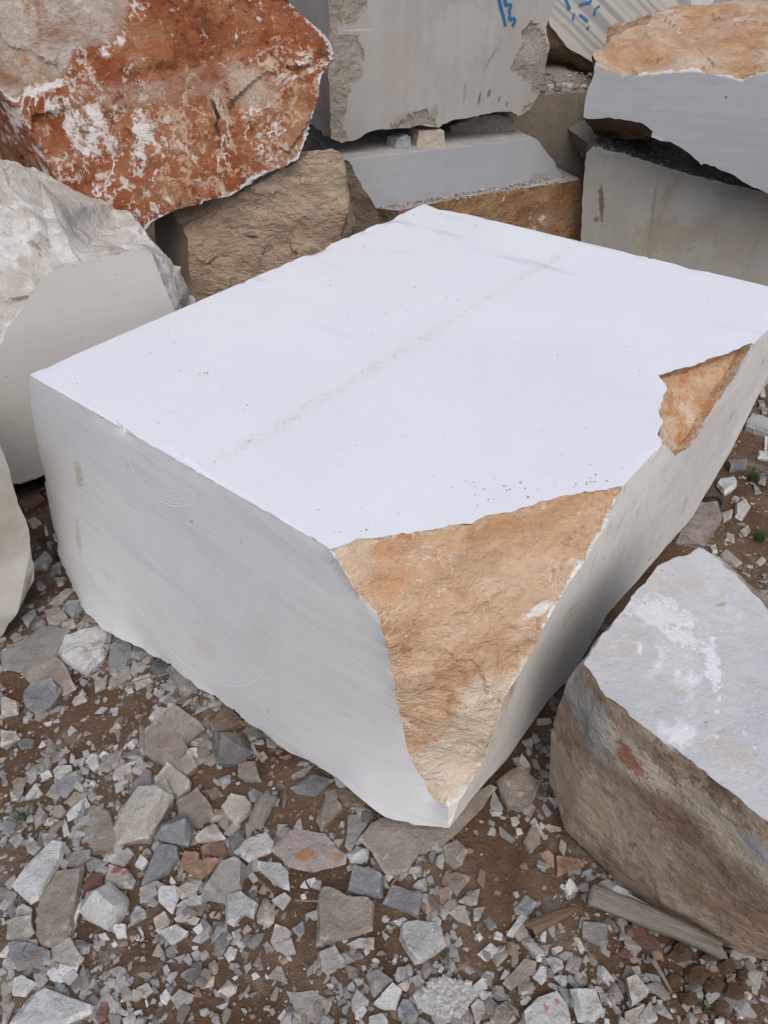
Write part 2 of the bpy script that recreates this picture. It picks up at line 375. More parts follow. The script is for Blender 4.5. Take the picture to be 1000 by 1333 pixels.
m_orange = rock('orange_broken_marble', crust=(((.45, .20, .07), 2.4, 16, .65, 101.0), ((.68, .62, .54), 2.8, 22, .7, 107.0), ((.31, .18, .09), 3.6, 34, .6, 113.0)), base= [(.45, .27, .15), (.55, .37, .235), (.60, .455, .32), (.63, .53, .41)], scale=4, stretch=(1, 1, 1.5), rot=(.5, .3, 0),
    stains=[((.70, .63, .53), 5, .54, .70, (0, .6, .3), (1, 1, 1.5)), ((.47, .21, .075), 4.5, .57, .72, (.3, .2, .2), (1, 1.5, 1)), ((.36, .22, .12), 9, .58, .74, (.4, .2, 0), (1, 1, 2.5)), ((.43, .20, .08), 13, .60, .70, (0, 0, 0), (1, 1, 1)), ((.72, .58, .42), 30, .60, .72, (0, 0, 0), (1, 1, 1))],
    bumps=((18, .022, 5), (60, .010, 5), (170, .004, 3)), rim=((.74, .735, .71), .011),
    extra=blobs(HB, PLf_c, ((590, 985, 42, 62, 12, (.60, .55, .46), .75), (625, 900, 40, 50, 20, (.60, .54, .45), .6), (520, 708, 60, 13, -9, (.42, .21, .09), .42), (640, 690, 60, 14, -13, (.44, .24, .11), .35), (745, 655, 60, 14, -16, (.42, .22, .095), .48), (600, 735, 70, 16, -12, (.42, .29, .17), .5), (505, 740, 26, 50, 0, (.50, .27, .14), .4), (600, 860, 90, 18, -18, (.40, .24, .12), .5), (690, 782, 24, 7, -20, (.74, .73, .71), .9), (905, 540, 12, 44, 8, (.66, .62, .55), .85), (925, 500, 16, 14, 0, (.70, .67, .62), .7), (945, 470, 22, 10, -20, (.50, .25, .09), .6), (880, 570, 14, 22, 0, (.60, .44, .29), .7)), 12, .7))
def hl(s): return [onp(x, y, PLf) for x, y in pairs(s)]
def hr(s): return [onp(x, y, PRt) for x, y in pairs(s)]
def ht(s): return [onz(x, y, ZT) for x, y in pairs(s)]
P0, P1 = ht('430 714 812 632'); NB = ht('862 578 983 445')
topmid = ht('470 703 520 696 570 688 640 671 700 656 765 638')
leftb = hl('445 737 460 760 490 800 504 845 511 880 520 925 530 975 543 1005 560 1035')
rightb = hr('800 655 790 682 775 705 762 730 738 762 725 785 710 812 696 842 680 870 668 890 655 915 642 950 630 990 614 1018 600 1040')
tip = hl('583 1050')[0]
ntop = ht('940 462 895 478 858 488 868 505 858 540')
def lb_(s): q_ = pairs(s); return [onz(x, y, .055 - .02 * (x > 500)) for x, y in q_]
nright = hr('880 592 897 583 920 551 943 509 965 480')
ledge = [onz(x, y, .664 - (y - 490) / 275 * .614) for x, y in pairs('40 530 52 600 62 650 75 720 95 765')]      # this face leans out towards its far bottom end
lbot = lb_('110 795 130 815 150 830 190 846 240 880 280 906 330 945 370 976 405 995 440 1012 470 1040 505 1062 540 1075')
rbot = hr('610 1045 635 1015 660 988 690 945 715 910 745 880 790 800 835 750 860 720 900 675 950 590 985 520 1000 487')
Cb = V((C.x, C.y, rbot[-1].z)); Bb = V((B.x + .02, B.y + .02, .0))
hero_faces = [
    ([A, B, C, NB[1]] + ntop + [NB[0], P1] + topmid[::-1] + [P0], 'top'),
    ([A, P0] + leftb + [tip, G] + lbot[::-1] + ledge[::-1], 'left'),
    ([C, NB[1]] + nright[::-1] + [NB[0], P1] + rightb + [tip, G] + rbot + [Cb], 'right'),
    ([P0] + topmid + [P1] + rightb + [tip] + leftb[::-1], 'corner'),
    ([NB[0]] + ntop[::-1] + [NB[1]] + nright[::-1], 'notch'),
    ([A] + ledge + [Bb, B], 'back'), ([B, Bb, Cb, C], 'end'), (ledge[-1:] + lbot + [G] + rbot + [Cb, Bb], 'under')]
nT = V((0, 0, 1)); nR = PRt[1] if PRt[1].dot(V((1, -1, 0))) > 0 else -PRt[1]
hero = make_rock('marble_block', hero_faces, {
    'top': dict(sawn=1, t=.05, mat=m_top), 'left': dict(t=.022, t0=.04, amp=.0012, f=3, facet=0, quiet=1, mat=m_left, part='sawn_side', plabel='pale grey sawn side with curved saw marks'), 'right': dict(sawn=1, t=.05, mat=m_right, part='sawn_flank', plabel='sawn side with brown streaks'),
    'corner': dict(t=.0065, t0=.02, amp=.017, f=6, facet=.35, mat=m_orange, part='broken_corner', rim=['right'], plabel='orange brown broken corner face'), 'notch': dict(t=.0065, t0=.02, amp=.010, f=11, mat=m_orange, part='broken_edge', rim=['right'], push=tuple(-(nT + nR) * .028), plabel='orange chipped notch in the right edge'),
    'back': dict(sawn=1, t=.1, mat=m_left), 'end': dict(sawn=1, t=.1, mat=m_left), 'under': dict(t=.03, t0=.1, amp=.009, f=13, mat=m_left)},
    'large white sawn marble block with an orange broken front corner, in the middle', 'marble block', None, base=HB, seed=1, relaxed=('corner', 'left'), edge_t=.010)

# -------- cut boulder at the left, behind the white block
pl1 = yaw_plane(onz(20, 628, .12), .56); q = lambda s: [onp(x, y, pl1) for x, y in pairs(s)]
sl = q('230 405 216 380 208 358 200 342 190 330 178 326 145 333 104 342 70 348 52 361 39 382 16 421 -10 465')
low = q('-110 520 -120 690 20 628 58 617'); lowr = onp(239, 470, pl1); lowr2 = onp(239, 560, pl1)
bk = V((.35, .62, 0)) * -1
rt = [ony(x, y, Y) for x, y, Y in ((-130, 205, 2.25), (0, 218, 2.40), (36, 229, 2.45), (52, 240, 2.46), (76, 262, 2.5), (100, 291, 2.52), (122, 310, 2.52), (152, 319, 2.50), (186, 319, 2.46), (212, 335, 2.46), (231, 352, 2.46), (240, 372, 2.46))]
bb = V((-1.7, 2.9, .0)); b2 = V((-.75, 2.85, .0)); b3 = V((-.95, 2.85, .72)); b4 = V((-1.75, 2.9, 1.05))
m_lsaw = rock('beige_grey_sawn_marble', [(.52, .508, .478), (.585, .572, .545)], 1.6, saw=((.06, .06, 1), .09), grain=.15, stains=[((.62, .60, .56), 7, .60, .72, (0, .5, .6), (3, 3, .5)), ((.40, .35, .28), 2, .6, .8, (0, 0, 0), (1, 1, 1))], bumps=SAWB, dots=(26, .06, (.22, .2, .18)))
m_lrough = rock('cream_weathered_marble', [(.47, .43, .37), (.55, .52, .465), (.62, .605, .575)], 4, stains=[((.66, .65, .63), 3, .50, .60, (0, .7, .7), (2.2, 2.2, .6)), ((.44, .37, .28), 6, .58, .72, (0, .4, 0), (1, 1, 1))], bumps=((12, .03, 8), (50, .012, 6), (180, .004, 3)), rim=((.66, .65, .62), .012))
make_rock('marble_boulder', [(sl + low[:1] + low[1:] + [lowr2, lowr], 'saw'), ([sl[-1]] + sl[::-1][1:] + rt[::-1][0:], 'rough'), ([sl[-1], low[0]] + rt[:1], 'rough'),
    ([rt[-1], sl[0], lowr, lowr2, b2, b3], 'rough'), (rt[::-1] + [b4, b3][0:], 'rough'), ([rt[0], low[0], low[1], bb, b4], 'rough'), ([b4, bb, b2, b3], 'rough'), (low[1:] + [lowr2, b2, bb], 'rough')],
    {'saw': dict(sawn=1, t=.05, mat=m_lsaw, part='sawn_face'), 'rough': dict(t=.013, t0=.04, amp=.030, f=4.5, facet=.7, mat=m_lrough, rim=['saw'])},
    'beige grey boulder with a sawn face and rough cream top, left of the white block', 'boulder', 'cut boulders', seed=2)

# -------- small sawn block cropped by the left edge
plf = yaw_plane(V((-1.0, 1.45, 0)), .25); q = lambda s: [onp(x, y, plf) for x, y in pairs(s)]
fr = q('-90 560 0 580 8 597 16 625 23 656 31 668 38 688 40 714 44 734 43 755 36 769'); fr2 = [ony(x, y, 1.40) for x, y in ((24, 796), (8, 818), (-60, 905))] + [V((-1.35, 1.36, .0))]
fl = fr + fr2; bkv = V((-.28, .32, 0)); bkp = [p + bkv for p in fl]
m_edge = rock('olive_grey_sawn_marble', [(.37, .357, .325), (.45, .437, .405)], 2, stains=[((.30, .24, .15), 2.2, .56, .75, (0, 0, 0), (1, 1, 1))], bumps=SAWB)
m_edgeb = rock('brown_bevel_stone', [(.24, .19, .13), (.34, .29, .22)], 5)
fac = [(fl, 'saw'), (bkp[::-1], 'rough')] + [([fl[i], bkp[i], bkp[(i + 1) % len(fl)], fl[(i + 1) % len(fl)]], 'rough') for i in range(len(fl))]
make_rock('marble_block', fac, {'saw': dict(t=.04, amp=.0025, f=3, facet=.1, mat=m_edge, part='sawn_face'), 'rough': dict(t=.014, t0=.04, amp=.008, f=8, mat=m_edgeb)},
    'grey sawn block at the very left, cut off by the picture edge', 'stone block', seed=3)

# -------- red boulder
plr = yaw_plane(ony(180, 305, 2.80), .10, .22); q = lambda s: [onp(x, y, plr) for x, y in pairs(s)]
ring = q('0 118 20 140 44 178 58 208 74 234 92 262 112 284 135 296 160 306 184 306 200 290 240 270 300 253 340 232 388 206 402 178 408 150 414 128 420 96 436 72 428 48 400 25 372 0 352 -50 250 -130 90 -150 -30 -90 -60 20 -30 80')
def back(p, k, dz=0.0): c = V((-.85, 3.75, .95)); r = p.lerp(c, k) + V((0, .30, dz)); return r
mid = []
for i, p in enumerate(ring):
    m_ = p.lerp(V((-.72, 2.95, .95)), .05) + V((0, .07, -.01))
    if i in (0, 1, 2, 3, 4, 5, len(ring) - 1, len(ring) - 2): x_, y_ = proj(p); m_ = ony(x_ - 70 + 6 * i, y_ + 12 + 3 * i, p.y + .30)      # the left flank is broken back in a dark slab
    mid.append(m_)
bkr = [back(p, .45) for p in ring]
n = len(ring); RB = V((-.85, 3.2, .4))
def red_extra(t, c, h):
    # the upper left of the face is pale and weathered, with a ragged white border
    f = None
    for (px, py, r) in ((30, 25, .20), (110, 0, .15), (0, 85, .10)):
        p = onp(px, py, plr) - RB; d = t.math('DIVIDE', t.vmath('DISTANCE', t.P, tuple(p)), r); f = d if f is None else t.math('MINIMUM', f, d)
    f = t.math('ADD', f, t.math('MULTIPLY', t.math('SUBTRACT', t.noise(6, 8, .68, .6, None, 77.0), .5), .9))
    pale = t.ramp(t.noise(7, 8, .65, .8, None, 81.0), [(.36, (.26, .14, .08)), (.44, (.36, .26, .19)), (.52, (.45, .38, .32)), (.58, (.46, .41, .36)), (.66, (.61, .58, .55))])
    pk = t.noise(17, 9, .75, .5, None, 88.0); pale = t.mix(t.math('MULTIPLY', t.mask(pk, .55, .62), .75), pale, (.34, .165, .08)); pale = t.mix(t.math('MULTIPLY', t.mask(pk, .30, .42), .0), pale, (.6, .58, .55))
    c = t.mix(t.math('SUBTRACT', 1.0, t.mask(f, .82, 1.0)), c, pale)
    k = t.math('SUBTRACT', 1.0, t.mask(t.math('ABSOLUTE', t.math('SUBTRACT', f, 1.02)), .03, .10)); k = t.math('MULTIPLY', k, t.mask(t.noise(9, 5, .7, 0, None, 90.0), .46, .54))
    return t.mix(k, c, (.70, .68, .66)), h
m_red = rock('red_brown_weathered_marble', [(.225, .060, .022), (.30, .098, .040), (.37, .165, .082), (.43, .27, .17)], 3.6, contrast=.15, crust=(((.60, .56, .51), 3.2, 20, .95, 43.0), ((.66, .64, .62), 2.2, 9, 1.0, 51.0), ((.50, .37, .27), 5, 34, .8, 57.0), ((.52, .37, .25), 1.7, 27, .85, 71.0), ((.15, .048, .02), 2.6, 20, .8, 83.0), ((.56, .50, .44), 2.1, 46, .9, 97.0)),
    stains=[((.41, .28, .185), 2.8, .55, .74, (0, 0, .4), (1, 1, 1)), ((.46, .40, .33), 1.3, .60, .72, (0, .2, .3), (1, 1, 1.2)), ((.16, .04, .015), 4.5, .60, .72, (0, 0, 0), (1, 1, 1)), ((.54, .43, .34), 9, .60, .70, (0, .6, 0), (1, 1, 1.6)), ((.60, .55, .49), 21, .635, .68, (0, -.5, 0), (1, 1, 1.6)), ((.10, .03, .015), 12, .64, .72, (0, .4, .3), (1, 1, 2))],
    veins=[((.66, .63, .60), 2.6, .012, 63.0)], bumps=((11, .034, 8), (50, .014, 6), (180, .005, 3)), extra=red_extra, rim=((.66, .66, .67), .012), cracks=(1.7, .012, (.05, .025, .015)))
m_redside = rock('dark_red_side_stone', [(.16, .055, .028), (.25, .095, .05), (.33, .17, .10), (.36, .26, .19)], 5, crust=(((.58, .55, .52), 4, 16, .9, 21.0),), bumps=((14, .03, 7), (60, .010, 6)), rim=((.50, .52, .55), .014))
fac = [(ring, 'face')]
for i in range(n):
    j = (i + 1) % n
    fac += [([ring[i], mid[i], mid[j], ring[j]], 'side'), ([mid[i], bkr[i], bkr[j], mid[j]], 'side')]
fac.append((bkr[::-1], 'side'))
red = make_rock('red_boulder', fac, {'face': dict(t=.011, t0=.05, amp=.030, f=3.2, facet=.75, mat=m_red, rim=['side']), 'side': dict(t=.016, t0=.05, amp=.018, f=5, mat=m_redside, part='broken_side', rim=['face'])},
    'large red brown boulder with white veins leaning at the upper left', 'boulder', None, base=RB, seed=4)
# -------- tan boulder under the red one
plt_ = yaw_plane(ony(300, 330, 2.90), .12, .05); q = lambda s, d=0.0: [onp(x, y, plt_) + V((0, d, 0)) for x, y in pairs(s)]
m_tan = rock('tan_rough_stone', [(.42, .30, .21), (.52, .395, .29), (.58, .465, .36)], 5, stretch=(1, 1, 1.6), rot=(.3, .5, 0), stains=[((.42, .34, .25), 3, .54, .68, (0, 0, 0), (1, 1, 1)), ((.17, .10, .055), 7, .60, .70, (0, .5, 0), (1, 1, 2))], bumps=((9, .060, 8), (40, .024, 6), (150, .006, 4)))
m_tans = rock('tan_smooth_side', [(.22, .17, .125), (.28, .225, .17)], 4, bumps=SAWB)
fr = q('246 312 300 262 360 232 405 200 428 194 444 200 452 222 451 250 444 275 438 310 430 420 250 440')
top_ = [p + V((0, .42, -.34)) for p in fr]; lf = [onp(190, 296, plt_) + V((-.02, .28, .10)), onp(196, 450, plt_) + V((-.02, .28, 0))]
pts = fr + top_ + lf + [V((-.95, 3.6, 0)), V((-.2, 3.6, 0)), V((-.8, 3.1, 0)), V((-.2, 3.1, 0))]
lp = plane3(fr[0], fr[-1], lf[1])
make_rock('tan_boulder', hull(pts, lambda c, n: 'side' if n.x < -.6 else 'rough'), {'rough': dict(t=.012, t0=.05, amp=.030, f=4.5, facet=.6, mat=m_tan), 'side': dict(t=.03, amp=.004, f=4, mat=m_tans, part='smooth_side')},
    'rough tan boulder wedged under the red boulder', 'boulder', None, seed=5)

# -------- stepped blue-grey block and the tall grey block standing on it
S = .35
plb = yaw_plane(ony(445, 205, 3.35), S); q = lambda s: [onp(x, y, plb) for x, y in pairs(s)]
ris = q('443 207 453 210 470 238 491 271 560 261 640 247 700 236 732 229 722 212 710 195 697 180')
zl = .5 * (ris[3].z + ris[7].z)
lf_ = lf = [onz(x, y, zl) for x, y in pairs('520 274 600 257 680 245 757 234')]
def down(p, x, y): return ony(x, y, p.y + .02)
rough0 = [down(lf[3], 757, 300), down(lf[3], 745, 330)]
dv = V((-.35, .94, 0)); nb = [p + dv * .9 for p in (ris[0], ris[10])]
m_ben = rock('blue_grey_sawn_marble', [(.325, .345, .365), (.375, .395, .415)], 2.2, grain=.15, saw=((.1, .1, 1), .06), stains=[((.36, .31, .26), 2.1, .60, .74, (0, 0, 0), (1.6, 1.6, .5)), ((.46, .47, .48), 9, .64, .70, (0, 0, 0), (1, 1, .5))], bumps=SAWB)
m_benr = rock('rust_brown_broken_marble', [(.22, .11, .05), (.31, .18, .095), (.39, .28, .18)], 6, stains=[((.55, .50, .44), 9, .60, .66, (0, .9, .4), (1, 2.5, 1)), ((.13, .10, .07), 4, .58, .72, (0, 0, 0), (1, 1, 1))], bumps=((13, .03, 7), (60, .01, 6)))
m_bend = rock('grey_brown_broken_end', [(.13, .10, .075), (.20, .155, .115), (.26, .215, .17)], 6, bumps=((13, .03, 7), (60, .01, 6)))
m_dust = rock('dusty_sawn_marble', [(.30, .28, .26), (.40, .39, .38)], 9, stains=[((.42, .36, .28), 30, .52, .62, (0, 0, 0), (1, 1, 1))], bumps=((30, .006, 5), (140, .003, 4)))
e0 = ony(440, 300, 3.38); e1 = V((e0.x, e0.y, 0)); f0 = V((lf[0].x, lf[0].y, 0)); f3 = V((lf[3].x, lf[3].y, 0)); kb = [V((p.x, p.y, 0)) for p in nb]
c3 = lf[3] + dv * .5; c30 = V((c3.x, c3.y, 0))
fac = [(ris, 'saw'), ([ris[0], ris[10], nb[1], nb[0]], 'top'), (ris[3:8] + lf[::-1], 'ledge'), (lf + [rough0[0], f3, f0], 'rough'),
       ([ris[0], ris[1], ris[2], ris[3], lf[0], f0, e1, e0], 'end'), ([ris[0], e0, e1, kb[0], nb[0]], 'end'), ([nb[0], nb[1], kb[1], kb[0]], 'rough'),
       ([lf[3], ris[7], c3], 'ledge'), ([ris[7], ris[8], ris[9], ris[10], nb[1], c3], 'rough'), ([lf[3], c3, c30, f3, rough0[0]], 'rough'), ([c3, nb[1], kb[1], c30], 'rough')]
bench = make_rock('stepped_block', fac, {'saw': dict(sawn=1, t=.05, mat=m_ben, part='sawn_face', plabel='smooth blue grey sawn riser'), 'top': dict(sawn=1, t=.05, mat=m_dust, part='dusty_top'), 'ledge': dict(sawn=1, t=.05, mat=m_dust, part='dusty_ledge'), 'rough': dict(t=.013, t0=.05, amp=.014, f=6, mat=m_benr), 'end': dict(t=.013, t0=.05, amp=.016, f=6, mat=m_bend)},
    'blue grey stepped block with rusty base behind the white block', 'stone block', None, seed=6)
plg = yaw_plane(ony(445, 205, 3.35) + dv * .05, S, -.02); q = lambda s: [onp(x, y, plg) for x, y in pairs(s)]
gf = q('428 -120 428 0 427 90 431 180 445 186 462 181 480 172 510 168 545 164 572 166 590 156 620 152 645 146 665 145 675 152 690 142 703 120 708 95 716 60 712 35 722 0 735 -120')
gb = [p + dv * .8 for p in gf]; ng_ = len(gf)
GB = V((.3, 3.9, .8)); m_gsaw = rock('grey_sawn_marble', [(.32, .305, .285), (.39, .375, .355)], 2.0, saw=((1, 1, .04), .16), grain=.2, stains=[((.25, .215, .17), 1.9, .60, .76, (0, 0, 0), (2.5, 2.5, .5)), ((.30, .28, .26), 10, .58, .72, (0, 0, 0), (6, 6, .3)), ((.50, .49, .47), 12, .68, .74, (0, .3, 0), (1, 1, .4))], bumps=SAWB, dots=(14, .045, (.09, .08, .07)), extra=blobs(GB, plg, ((624, 128, 2, 10, 6, (.10, .085, .07), .8), (636, 122, 3, 5, 0, (.10, .085, .07), .7), (650, 130, 2, 8, 0, (.10, .085, .07), .7), (660, 136, 2, 6, 0, (.10, .085, .07), .6), (566, 145, 5, 10, 0, (.24, .21, .17), .7), (540, 152, 30, 9, -6, (.27, .23, .18), .6), (640, 74, 2, 24, 38, (.20, .185, .17), .6), (470, 39, 22, 1.5, 0, (.50, .49, .47), .7), (605, 120, 2, 18, 0, (.22, .20, .18), .6), (520, 80, 40, 50, 0, (.33, .30, .255), .35), (600, 40, 50, 40, 0, (.40, .395, .39), .4)), 14, .9))
m_gr = rock('grey_brown_broken_marble', [(.27, .235, .19), (.33, .295, .25), (.385, .36, .315)], 6, bumps=((14, .03, 7), (65, .01, 6)))
fac = [(gf, 'saw'), (gb[::-1], 'back')]
for i in range(ng_):
    j = (i + 1) % ng_; c = 'left' if i in (0, 1, 2) else 'rough'
    fac.append(([gf[i], gb[i], gb[j], gf[j]], c))
gcls = {'saw': dict(t=.05, t0=.022, sawn=1, mat=m_gsaw), 'left': dict(t=.05, amp=.004, f=3, mat=m_gsaw), 'rough': dict(t=.014, t0=.05, amp=.012, f=8, mat=m_gr, part='broken_side'), 'back': dict(t=.2, amp=.004, f=3, mat=m_gr),
        **{'chip%d' % i: dict(of='saw', t=.012, depth=.006, amp=.007, f=12, mat=m_gr, part='broken_patch#%d' % i) for i in range(5)}}
gp = [('saw', 'chip0', pairs('424 -20 476 -20 477 10 468 28 444 34 440 46 464 44 476 70 474 92 462 118 450 140 446 165 456 195 424 195'), 5), ('saw', 'chip1', pairs('690 24 706 36 706 50 716 58 722 80 704 128 690 112 676 106 664 90 672 70 680 60 682 36'), 8), ('saw', 'chip2', pairs('512 162 530 150 555 146 572 160 566 178 510 178'), 8), ('saw', 'chip3', pairs('676 160 682 140 690 132 704 136 706 160'), 5), ('saw', 'chip4', pairs('626 158 640 148 655 158 640 170'), 5)]
grey = make_rock('marble_block', fac, gcls, 'tall grey sawn block with blue painted marks on its right, behind the stepped block', 'stone block', None, patches=gp, base=GB, seed=7)
m_paint = rock('blue_paint', [(.02, .10, .26), (.03, .16, .34)], 40, bumps=((160, .001, 3),), rough=.6)
px = lambda s, ox=600, oy=0, k=5.0: [(ox + a / k, oy + b / k) for a, b in pairs(s)]
ribbon('paint_mark', plg, [px('243 -30 262 60 278 110 290 170')], .0085, m_paint, grey)
ribbon('paint_mark', plg, [px('286 -30 284 20 300 42 322 18 338 40 318 58 300 74 325 72 322 96 304 124 328 128 350 106 358 128 345 158 334 168')], .0085, m_paint, grey)

# -------- striped block behind, with a brown broken underside
pls = yaw_plane(ony(780, 60, 4.75), .10, .25); q = lambda s: [onp(x, y, pls) for x, y in pairs(s)]
sf = q('690 -60 716 34 740 62 775 84 800 100 900 120 900 -60')
low = [onp(700, 60, pls) + V((0, .12, 0)), onp(712, 104, pls) + V((0, .45, -.02)), onp(760, 104, pls) + V((0, .45, -.02)), onp(790, 100, pls) + V((0, .30, 0)), onp(900, 170, pls) + V((0, .5, 0))]
def stripes(t, c, h):
    d = (onp(800, 60, pls) - onp(740, 0, pls)).normalized(); s = d.cross(pls[1]).normalized()
    u = t.vmath('DOT_PRODUCT', t.P, tuple(s)); k = t.n('ShaderNodeTexNoise', noise_dimensions='1D'); t.set(k.inputs['W'], t.math('ADD', t.math('MULTIPLY', u, 3.4), t.math('MULTIPLY', t.noise(3, 4), .08))); k.inputs['Detail'].default_value = 1.5
    return t.mix(t.math('MULTIPLY', t.mask(k.outputs['Fac'], .46, .56), .9), c, (.22, .23, .23)), h
m_str = rock('striped_grey_marble', [(.36, .345, .305), (.43, .415, .37)], 3, grain=.15, bumps=SAWB, extra=stripes)
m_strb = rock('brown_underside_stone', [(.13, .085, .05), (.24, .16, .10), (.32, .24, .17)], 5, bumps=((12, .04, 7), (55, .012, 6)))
test = on_plane(pls)
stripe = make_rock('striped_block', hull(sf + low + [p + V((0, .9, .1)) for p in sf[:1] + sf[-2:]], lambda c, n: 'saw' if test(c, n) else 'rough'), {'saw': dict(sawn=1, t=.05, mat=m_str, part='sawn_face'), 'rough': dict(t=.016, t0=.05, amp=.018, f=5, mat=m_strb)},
    'striped grey block with blue painted strokes and a brown underside', 'stone block', None, seed=8)
ribbon('paint_mark', pls, [px('676 -20 690 15 700 40 708 64')], .011, m_paint, stripe); ribbon('paint_mark', pls, [px('770 36 800 24 830 18 852 16 842 -4')], .009, m_paint, stripe)
ribbon('paint_mark', pls, [px('868 104 870 70 878 48 904 42')], .009, m_paint, stripe); ribbon('paint_mark', pls, [px('730 130 730 100 740 88'), px('770 96 800 116 826 142'), px('822 192 832 168')], .009, m_paint, stripe)

# -------- dark block in the gap
pld = yaw_plane(ony(720, 200, 4.15), .0, .02); q = lambda s: [onp(x, y, pld) for x, y in pairs(s)]
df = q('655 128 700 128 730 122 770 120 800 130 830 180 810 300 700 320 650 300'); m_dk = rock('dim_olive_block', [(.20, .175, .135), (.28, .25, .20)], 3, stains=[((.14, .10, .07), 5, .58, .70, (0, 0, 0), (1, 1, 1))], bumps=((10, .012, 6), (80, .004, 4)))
test = on_plane(pld)
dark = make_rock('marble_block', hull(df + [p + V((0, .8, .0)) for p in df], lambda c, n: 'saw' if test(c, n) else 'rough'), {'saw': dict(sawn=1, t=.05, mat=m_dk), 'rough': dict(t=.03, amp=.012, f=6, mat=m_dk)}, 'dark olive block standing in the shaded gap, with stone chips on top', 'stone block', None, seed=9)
dtop = max(p.z for p in df[:4]); 

# -------- low grey-green block at the right, and the orange-topped boulder lying on it
plw = yaw_plane(ony(757, 250, 3.60), -.30); q = lambda s: [onp(x, y, plw) for x, y in pairs(s)]
wf = q('763 200 772 190 800 197 850 212 900 228 950 240 1000 251 1130 285 1130 420 1000 380 880 350 757 320 757 300 759 250'); dv2 = V((.29, .957, 0))
wb = [p + dv2 * .95 for p in wf]; WB = V((1.6, 3.4, .2)); m_low = rock('grey_green_sawn_marble', [(.31, .298, .258), (.39, .382, .35)], 2.0, saw=((1, 1, .07), .13), grain=.2, stains=[((.27, .22, .14), 2.5, .56, .74, (0, 0, 0), (2.4, 2.4, .6)), ((.42, .42, .41), 5, .62, .72, (0, 0, 0), (1, 1, .6)), ((.13, .09, .06), 9, .68, .72, (0, 0, 0), (1.5, 1.5, .4))], bumps=SAWB, rim=((.42, .42, .405), .012), extra=blobs(WB, plw, ((783, 266, 4, 24, -8, (.10, .065, .045), .8), (776, 285, 5, 5, 0, (.12, .08, .05), .7), (962, 252, 34, 11, 12, (.27, .28, .29), .75), (880, 300, 60, 34, 10, (.30, .25, .17), .5), (850, 275, 2.5, 40, 0, (.20, .19, .17), .6), (900, 260, 30, 40, 0, (.40, .40, .385), .5), (815, 205, 22, 7, 12, (.30, .32, .34), .7), (960, 320, 40, 30, 10, (.33, .28, .20), .5)), 10, .8))
m_lowt = rock('dusty_dirt_on_stone', [(.16, .125, .10), (.24, .205, .175)], 8, stains=[((.34, .31, .28), 26, .60, .68, (0, 0, 0), (1, 1, 1))], bumps=((25, .012, 6), (110, .006, 5)))
fac = [(wf, 'saw'), (wb[::-1], 'rough')]; nw = len(wf)
for i in range(nw):
    j = (i + 1) % nw; fac.append(([wf[i], wb[i], wb[j], wf[j]], 'top' if i < 7 else 'rough'))
lowb = make_rock('marble_block', fac, {'saw': dict(sawn=1, t=.05, mat=m_low, rim=['top'], part='sawn_face'), 'top': dict(t=.016, t0=.05, amp=.010, f=9, mat=m_lowt, part='dusty_top'), 'rough': dict(t=.03, amp=.01, f=5, mat=m_low)},
    'grey green sawn block with a dusty top under the orange topped boulder', 'stone block', None, base=WB, seed=10)
plu = yaw_plane(ony(765, 120, 3.42), -.30, .03); q = lambda s: [onp(x, y, plu) for x, y in pairs(s)]
us = q('1000 97 966 106 933 99 899 92 871 97 850 98 832 98 812 97 790 90 776 82 768 108 762 130 761 153 782 153 806 155 835 161 850 170 848 178 860 183 871 186 885 192 899 199 906 206 913 213 930 219 947 225 975 241 1000 252 1140 290 1150 110')
ut = [ony(x, y, Y) for x, y, Y in ((772, 72, 3.52), (783, 61, 3.62), (800, 48, 3.72), (822, 37, 3.80), (843, 30, 3.86), (850, 19, 4.0), (880, 12, 4.1), (930, 4, 4.1), (1000, -8, 4.1), (1150, -20, 3.9))]
i9 = 9  # index of (776,82)
topf = us[:i9 + 1] + ut + [us[-1]]
ub = [ony(772, 118, 4.0), ony(778, 180, 3.95), ony(850, 182, 3.9), V((1.35, 3.9, .85)), V((2.2, 3.7, .80)), V((2.3, 4.2, 1.0)), V((1.9, 4.6, 1.05)), V((1.2, 4.5, 1.05))]
m_us = rock('pale_grey_sawn_marble', [(.305, .316, .338), (.37, .381, .40)], 1.6, grain=.1, saw=((.05, .05, 1), .20), stains=[((.29, .30, .32), 1.5, .52, .66, (0, .12, 0), (1, 1, 7)), ((.58, .58, .58), 3, .62, .72, (0, .6, 0), (1, 1, 1.5))], bumps=SAWB, dots=(7, .05, (.25, .17, .11)), rim=((.55, .555, .565), .006))
m_ut = rock('orange_cream_weathered_marble', crust=(((.40, .17, .06), 1.8, 12, .7, 101.0), ((.60, .57, .53), 1.5, 16, .8, 107.0), ((.45, .40, .34), 2.4, 26, .7, 113.0)), base= [(.39, .19, .09), (.47, .29, .165), (.53, .39, .265), (.58, .49, .385)], scale=4, stretch=(1, 1, 2.5), rot=(0, .35, .2), stains=[((.62, .56, .47), 4, .53, .66, (0, .3, .3), (1, 1, 2)), ((.38, .16, .06), 6, .62, .72, (0, .2, .3), (1, 1, 2)), ((.74, .72, .70), 9, .66, .70, (0, .3, .4), (1, 1, 2))], bumps=((13, .028, 7), (65, .009, 6), (220, .003, 3)), rim=((.68, .67, .66), .012))
m_uu = rock('dark_brown_underside', [(.10, .06, .035), (.17, .105, .065), (.22, .16, .11)], 5, bumps=((14, .03, 7), (60, .01, 6)))
